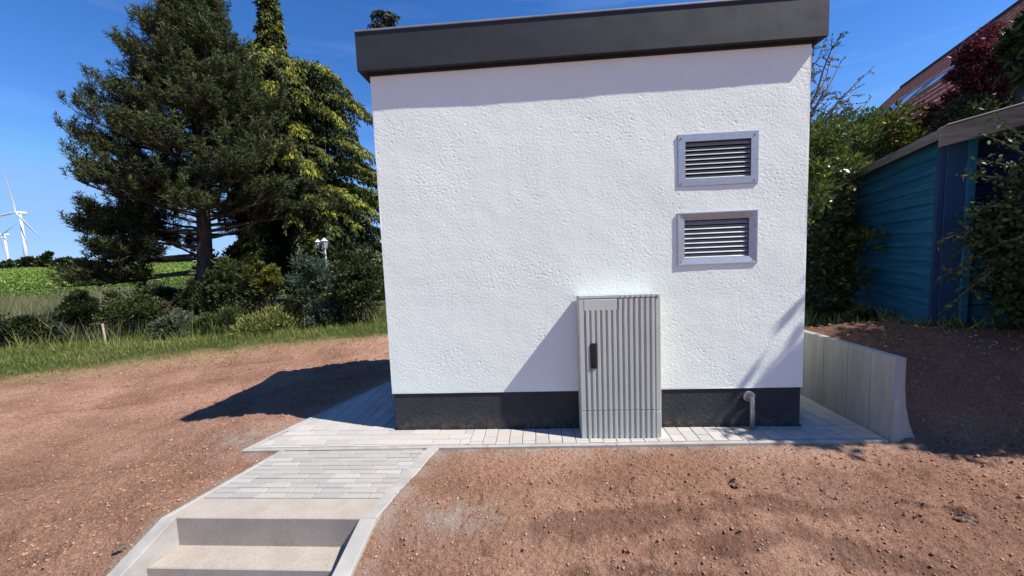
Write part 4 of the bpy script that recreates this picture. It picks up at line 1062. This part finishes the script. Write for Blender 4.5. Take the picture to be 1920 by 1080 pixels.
mb = MB(); mb.box(-0.035, 0.0, -0.205, -0.150, -.1, SH, .003); mb.build('post_trim', M['blue'], sd)
mb = MB()
for k in range(nb): mb.box(0.30, 0.32, -SWd, -0.165, k * ph_ + .004, (k + 1) * ph_ - .004, .004)
mb.box(0.321, 0.33, -SWd, -.165, 0, SH + .03)
mb.build('front_wall', M['navy'], sd)
mb = MB()
for k in range(5): mb.box(0.02, 0.045, -SWd, -0.21, k * .155, k * .155 + .15, .004)
mb.build('front_boarding', M['blue'], sd)
mb = MB(); mb.box(0.06, SLn, -SWd - .02, -SWd, 0, SH); mb.box(SLn, SLn + .02, -SWd, 0, 0, SH); mb.build('back_wall', M['navy'], sd)
rfz = SH + .005
TS = Matrix.Identity(4); TS[2][1] = -0.20
mb = MB(); mb.box(-0.19, SLn + .12, -SWd - .1, 0.11, rfz + .04, rfz + .075, .004, TS); rf_ = mb.build('roof', M['greywood'], sd)
mb = MB(); mb.box(-0.225, -0.195, -SWd - .1, 0.13, rfz - .085, rfz + .09, .004, TS); mb.build('front_fascia', M['greywood'], rf_)
mb = MB(); mb.box(-0.19, SLn + .12, 0.111, 0.135, rfz - .01, rfz + .085, .004, TS); mb.build('side_fascia', M['greywood'], rf_)
mb = MB(); mb.box(-0.26, -0.10, -SWd - .1, 0.10, rfz + .093, rfz + .105, .003, TS); mb.build('roof_edge', M['flash'], rf_)

# ------------------------------------------------------------------ house with red roof
rz6 = 9.0; KH = 1.48
c_, d_ = ray(1694, 163); A = c_ + (rz6 - c_[2]) / d_[2] * d_
hh2 = np.array([0.343, 0.939, 0]); pp2 = np.array([-0.939, 0.343, 0])
hs_ = empty('red_roofed_house', (A[0], A[1], 0), 'house with red clay tiled roof and roof windows behind the blue shed', 'house')
def RP(a, dn_, off=0.0): return np.array([0, 0, rz6]) - hh2 * a + pp2 * dn_ + np.array([0, 0, -dn_]) + unit(pp2 + np.array([0, 0, 1.0])) * off
WR = 3.15 * KH; LR = 12.0 * KH
nu = int(LR / .09); nv = int(WR / .036)
U, V_ = np.meshgrid(np.linspace(0, LR, nu), np.linspace(0, WR, nv))
tw = 0.34; th_ = 0.34
off = 0.024 * np.abs(np.sin(U / tw * math.pi)) ** 0.7 + 0.060 * ((V_ / th_) % 1.0)
nrm = unit(pp2 + np.array([0, 0, 1.0]))
P = (np.array([0, 0, rz6]) - hh2 * U[..., None] + pp2 * V_[..., None] + np.array([0, 0, -1.0]) * V_[..., None] + nrm * off[..., None]).reshape(-1, 3)
idx = np.arange(nu * nv).reshape(nv, nu)
F = np.stack([idx[:-1, :-1], idx[1:, :-1], idx[1:, 1:], idx[:-1, 1:]], -1).reshape(-1, 4)
roof = link('roof', fastmesh('roof', P, F, 4, False), M['tile'], hs_)
mb = MB()
mb.add([RP(0.0, 0, -.02), RP(LR, 0, -.02), RP(LR, WR, -.02), RP(0, WR, -.02), RP(0, 0, -.14), RP(LR, 0, -.14), RP(LR, WR, -.14), RP(0, WR, -.14)], [(0, 3, 2, 1), (4, 5, 6, 7), (0, 1, 5, 4), (1, 2, 6, 5), (2, 3, 7, 6), (3, 0, 4, 7)])
bk = lambda a, d: np.array([0, 0, rz6]) - hh2 * a - pp2 * d + np.array([0, 0, -d])
mb.add([bk(0, 0), bk(LR, 0), bk(LR, WR), bk(0, WR)], [(0, 1, 2, 3)])
mb.build('roof_deck', M['tiledark'], hs_)
mb = MB(); mb.tube([RP(a, 0, .05) for a in np.linspace(-.1, LR, 30)], .075, 8); mb.build('ridge', M['tiledark'], roof)
mb = MB(); mb.tube([RP(a, WR + .05, -.06) for a in (-.1, LR)], .08, 8); mb.build('gutter', M['tiledark'], roof)
mb = MB(); mb.tube([RP(-.02, 0, .03), RP(-.02, WR, .03)], .05, 6); mb.build('verge', M['tiledark'], roof)
for a0, a1, d0, d1 in ((2.65, 3.62, 1.30, 1.95), (3.72, 4.75, 1.32, 1.97), (5.1, 5.95, 1.45, 1.80)):
    a0, a1, d0, d1 = a0 * KH, a1 * KH, d0 * KH, d1 * KH
    mb = MB()
    def ring(a0, a1, d0, d1, o): return [RP(a0, d0, o), RP(a1, d0, o), RP(a1, d1, o), RP(a0, d1, o)]
    r0 = ring(a0, a1, d0, d1, 0.0); r1 = ring(a0, a1, d0, d1, .11); r2 = ring(a0 + .08, a1 - .08, d0 + .06, d1 - .06, .11); r3 = ring(a0 + .08, a1 - .08, d0 + .06, d1 - .06, .085)
    fs = [(k * 4 + i, k * 4 + (i + 1) % 4, k * 4 + 4 + (i + 1) % 4, k * 4 + 4 + i) for k in range(3) for i in range(4)]
    mb.add(r0 + r1 + r2 + r3, fs); wn = mb.build('roof_window', M['flash'], roof)
    mb = MB(); mb.add(ring(a0 + .08, a1 - .08, d0 + .06, d1 - .06, .09), [(0, 3, 2, 1)]); mb.build('pane', M['glass'], wn)
mb = MB()
ww = WR - .35; q = [-hh2 * .15 + pp2 * ww, -hh2 * (LR - .1) + pp2 * ww, -hh2 * (LR - .1) - pp2 * ww, -hh2 * .15 - pp2 * ww]; zt = rz6 - ww - .2
mb.add([(p[0], p[1], -.2) for p in q] + [(p[0], p[1], zt) for p in q] + [tuple(-hh2 * .15 + np.array([0, 0, rz6 - .2])), tuple(-hh2 * (LR - .1) + np.array([0, 0, rz6 - .2]))],
       [(0, 1, 5, 4), (1, 2, 6, 5), (2, 3, 7, 6), (3, 0, 4, 7), (4, 8, 7), (5, 6, 9)])
mb.build('wall', M['render'], hs_)

# ------------------------------------------------------------------ right side planting
def hedge_box(name, label, pts, n, leaf, m, seed, topf, group=None, depth=.7, aspect=.45, zb=None, cat='hedge'):
    """leafy mass following a line of ground points, irregular top"""
    r = np.random.default_rng(seed); pts = [np.array(p, float) for p in pts]
    e = empty(name, tuple(pts[0]), label, cat, group)
    nc = int(n / 110); k = r.integers(0, nc, n)
    t = r.random(nc); C = np.array([lerp_pts(pts, min(a, .999))[0] for a in t]); tops = np.array([topf(a) for a in t])
    fz = r.random(nc) ** .75; C[:, 2] += fz * (tops - C[:, 2]); off = r.normal(size=(nc, 2)) * depth * .5 * np.sqrt(1.08 - fz)[:, None]
    C[:, :2] += off; cr_ = .16 + .12 * r.random(nc)
    g = unit(r.normal(size=(n, 3))) * (r.random((n, 1)) ** .5) * cr_[k][:, None]
    P = C[k] + g; Dn = unit(g) * .8 + np.array([-.1, -.35, .45]) + .5 * r.normal(size=(n, 3)); Ls = leaf * (.6 + .7 * r.random(n))
    ct = r.random(nc); tt = np.clip(.3 + .5 * (ct[k] - .5) + .25 * r.normal(size=n) + .25 * fz[k], 0, 1)
    leafobj('foliage', [leafarr(P, Dn, Ls, Ls * aspect, tt, r)], M[m], e)
    if name == 'thicket': return e
    mb = MB()
    for i in range(0, nc, max(1, nc // 26)):
        b0 = lerp_pts(pts, min(t[i], .999))[0]; mb.tube([b0 - [0, 0, .1], b0 * .5 + C[i] * .5 + r.normal(size=3) * .05, C[i]], [.022, .014, .005], 6, False)
    woodobj('stem', mb, M['twig'], e)
    return e
hedge_box('thicket', 'tangled dark green undergrowth filling in between the shrubs left of the building', PENDING_THICKET[0], 15000, .06, 'olive', 90, PENDING_THICKET[1], depth=.55, cat='undergrowth')
yh = 3.0
hp = [at(1495, 575, 2.8), at(1560, 572, 3.5), at(1600, 570, 4.3), at(1655, 570, 5.0)]
for p in hp: p[2] = gz(p[0], p[1]) - .03
hedge_box('laurel_hedge', 'glossy leaved laurel hedge between the white building and the blue shed', hp, 26000, .085, 'laurel', 91,
          lambda a: float(np.interp(a, [0, .3, .5, .62, .8, 1], [at(1530, 250, 2.8)[2], at(1575, 232, 3.3)[2], at(1600, 228, 3.7)[2], at(1610, 222, 4.0)[2], at(1650, 228, 4.6)[2], at(1680, 228, 5.0)[2]])), depth=.6)
# leaves of the hedge that reach over the shed
hp = [at(1640, 560, 4.1), at(1705, 560, 4.3)]
for p in hp: p[2] = .2
hedge_box('leafy_shrub', 'yellow tinged shrub rising behind the shed roof below the roof windows', hp, 5000, .09, 'yellowleaf', 92, lambda a: float(np.interp(a, [0, .6, 1], [at(1640, 236, 4.1)[2], at(1690, 212, 4.2)[2], at(1705, 230, 4.3)[2]])), depth=.5, cat='shrub')
# low dark plants at the foot of hedge
for i, (u, v, y, rp, hp_, lab) in enumerate([(1560, 606, 2.0, 38, 50, 'dark low bush in front of the laurel hedge right of the building corner'), (1622, 612, 1.75, 26, 30, 'small dark plant at the far bottom corner of the blue shed'), (1690, 628, 1.25, 20, 22, 'tiny yellowish weed at the foot of the blue shed wall')]):
    B(u, v, y, rp, hp_, lab, 'plant', 1500, .05, 'darkleaf' if i < 2 else 'olive', seed=95 + i, clumps=16, dens_bottom=.5, name='low_plant')

# twiggy tree behind the building
def twiggy():
    r = np.random.default_rng(101); by = 5.2; b0 = at(1470, 560, by); b0[2] = .2
    e = empty('bare_tree', tuple(b0), 'twiggy nearly leafless fruit tree against the sky behind the right corner of the building', 'tree')
    mb = MB(); P = []; Dn = []
    fork = at(1488, 300, by); tr = [b0, b0 * .5 + fork * .5 + np.array([.1, 0, 0]), fork]
    mb.tube(tr, [.11, .09, .07], 8); woodobj('trunk', mb, M['greytwig'], e)
    w_ = MB()
    ends = [(1582, 55), (1568, 90), (1636, 127), (1612, 162), (1632, 183), (1610, 205), (1545, 78), (1560, 230), (1590, 172), (1540, 50), (1532, 130), (1580, 118), (1600, 190), (1545, 160), (1535, 225), (1500, 100)]
    for i, (u, v) in enumerate(ends):
        T = at(u, v, by + r.normal() * .35); n = 7; pts = []
        mid = fork * .55 + T * .45 + np.array([-.10, 0, -.12 if v > 150 else .1])
        for k in range(n + 1):
            t = k / n; pts.append((1 - t) ** 2 * fork + 2 * t * (1 - t) * mid + t * t * T + r.normal(size=3) * .035 * (t > 0))
        w_.tube(pts, [.034 * (1 - t) + .006 for t in np.linspace(0, 1, n + 1)], 6, False)
        for k in range(13):
            t = .3 + .68 * r.random(); q, qd = lerp_pts(pts, t); dd = unit(qd * .8 + r.normal(size=3) * .75 + np.array([.1, 0, .15])); ln = .14 + .36 * r.random() * (1.2 - t)
            sp = polyline(q, dd, ln, 4, r, .2, 0, .1); w_.tube(sp, [.010, .008, .007, .006, .004], 4, False)
            for j in range(5):
                a, ad = lerp_pts(sp, r.random() * .99); P.append(a); Dn.append(r.normal(size=3) + [0, 0, .5])
            if r.random() < .5:
                s3 = polyline(sp[2], unit(dd + r.normal(size=3) * .8), ln * .6, 3, r, .2); w_.tube(s3, [.007, .006, .005, .004], 4, False)
    woodobj('limbs', w_, M['greytwig'], e)
    P = np.array(P); Dn = np.array(Dn)
    leafobj('leaves', [leafarr(P, Dn, .05, .03, .5, r)], M['olive'], e)
twiggy()

# purple plum between shed and house
def crown_tree(name, label, u, v, y, rpx, hpx, zbase, n, leaf, m, seed, clumps=40, aspect=.5):
    c = at(u, v, y); sc = across(c)[2]; sv = (y + 2.72) / FPX; r = np.random.default_rng(seed)
    b0 = np.array([c[0] + .05, c[1], zbase]); e = empty(name, tuple(b0), label, 'tree')
    C = unit(r.normal(size=(clumps, 3))) * (.25 + .75 * r.random((clumps, 1)) ** .5) * np.array([rpx * sc, rpx * sc, hpx * sv]) + c
    k = r.integers(0, clumps, n); cr_ = .13 + .13 * r.random(clumps); g = unit(r.normal(size=(n, 3))) * (r.random((n, 1)) ** .5) * cr_[k][:, None] * (rpx * sc) * 1.3
    P = C[k] + g; Ls = leaf * (.6 + .8 * r.random(n)); t = np.clip(.45 + .3 * r.normal(size=n) + .3 * (r.random(clumps)[k] - .5), 0, 1)
    leafobj('crown', [leafarr(P, g + r.normal(size=(n, 3)) * .15 + [0, 0, .1], Ls, Ls * aspect, t, r)], M[m], e)
    mb = MB(); mid = c - np.array([0, 0, hpx * sv * .8]); mb.tube([b0, b0 * .5 + mid * .5, mid], [.09, .07, .06], 8); woodobj('trunk', mb, M['twig'], e)
    mb = MB()
    for i in range(clumps): mb.tube([mid, mid * .45 + C[i] * .55 + r.normal(size=3) * .06, C[i]], [.03, .016, .005], 5, False)
    woodobj('limbs', mb, M['twig'], e)
    return e
crown_tree('plum_tree', 'dark red leaved plum tree in front of the red tiled roof', 1858, 148, 3.4, 90, 88, .3, 17000, .055, 'plum', 111, clumps=60)
crown_tree('small_tree', 'small dark leaved bush tree left of the red plum above the shed roof', 1760, 212, 4.3, 50, 34, .3, 3200, .05, 'redleaf', 112, clumps=26)
crown_tree('walnut_tree', 'tree with long drooping leaves reaching in at the top right above the shed', 1925, 90, 2.6, 55, 66, .35, 1500, .12, 'ivy', 113, clumps=34, aspect=.36)
crown_tree('elder_tree', 'thin yellowish green shoots growing up between the shed roof and the plum tree', 1850, 214, 3.2, 100, 30, .3, 5500, .05, 'olive', 114, clumps=40)

# big dogwood bush in front of the shed
def dogwood():
    r = np.random.default_rng(121); b0 = np.array([5.52, .50, gz(5.05, .52) - .05])
    e = empty('dogwood_bush', tuple(b0), 'large dark green leafy bush at the right edge in front of the blue shed', 'bush')
    n = 30000; nc = 210
    C = unit(r.normal(size=(nc, 3))) * (.3 + .7 * r.random((nc, 1)) ** .4) * np.array([.78, .60, 1.10]) + b0 + np.array([.12, 0.02, 1.02])
    C[:, 0] += .34 * (C[:, 2] - 1.2) * (C[:, 2] > 1.2)
    C[:, 2] = np.maximum(C[:, 2], b0[2] + .08)
    k = r.integers(0, nc, n); g = unit(r.normal(size=(n, 3))) * (r.random((n, 1)) ** .5) * (.10 + .12 * r.random(nc))[k][:, None]
    Ls = .05 * (.6 + .8 * r.random(n)); t = np.clip(.3 + .25 * r.normal(size=n) + .35 * (r.random(nc)[k] - .4), 0, 1)
    ch = [leafarr(C[k] + g, g * 3 + r.normal(size=(n, 3)) * .5 + [-.1, -.2, .1], Ls, Ls * .55, t, r)]
    mb = MB()
    for i in range(0, nc, 6): mb.tube([b0 + r.normal(size=3) * .05, b0 * .5 + C[i] * .5 + r.normal(size=3) * .08, C[i]], [.018, .011, .004], 5, False)
    # long arching shoots that reach out over the earth bank
    ends = [(1757, 455, .75), (1752, 530, .7), (1800, 330, .8), (1785, 480, .8), (1830, 300, .9), (1760, 590, .6), (1835, 250, .8), (1862, 225, .8), (1810, 400, .6)]
    for (u, v, y) in ends:
        T = at(u, v, y); m0 = b0 + np.array([-.05, 0, 1.0]); mid = m0 * .5 + T * .5 + np.array([0, 0, .18])
        pts = [(1 - q) ** 2 * m0 + 2 * q * (1 - q) * mid + q * q * T for q in np.linspace(0, 1, 9)]
        mb.tube(pts, [.009 * (1 - q) + .003 for q in np.linspace(0, 1, 9)], 5, False)
        m_ = 90; tt = .35 + .65 * r.random(m_); PP = np.array([lerp_pts(pts, min(a, .999))[0] for a in tt]) + r.normal(size=(m_, 3)) * .022
        L1 = .048 * (.6 + .7 * r.random(m_)); ch.append(leafarr(PP, r.normal(size=(m_, 3)) + [0, 0, -.2], L1, L1 * .5, np.clip(.75 + .2 * r.normal(size=m_), 0, 1), r))
    leafobj('foliage', ch, M['ivy'], e); woodobj('stem', mb, M['twig'], e)
dogwood()
# tree outside the frame on the right whose shade falls on the bank
def shade_tree():
    r = np.random.default_rng(131); b0 = np.array([6.30, -.54, .4]); e = empty('maple_tree', tuple(b0), 'tree beyond the right edge of the picture shading the bank', 'tree')
    mb = MB(); mb.tube([b0, b0 + [-.05, 0, 1.2], b0 + [-.1, 0, 2.2]], [.1, .08, .06], 8); woodobj('trunk', mb, M['bark'], e)
    nc = 90; c0 = b0 + np.array([-.15, 0.0, 2.5]); C = unit(r.normal(size=(nc, 3))) * (r.random((nc, 1)) ** .4) * np.array([1.35, .62, .8]) + c0
    n = 20000; k = r.integers(0, nc, n); g = unit(r.normal(size=(n, 3))) * (r.random((n, 1)) ** .5) * .22; Ls = .09 * (.6 + .7 * r.random(n))
    leafobj('crown', [leafarr(C[k] + g, r.normal(size=(n, 3)), Ls, Ls * .55, .5, r)], M['ivy'], e)
    mb = MB()
    for i in range(0, nc, 3): mb.tube([b0 + [-.1, 0, 2.1], c0 * .5 + C[i] * .5 - [0, 0, .2], C[i]], [.03, .018, .006], 5, False)
    woodobj('limbs', mb, M['twig'], e)
shade_tree()
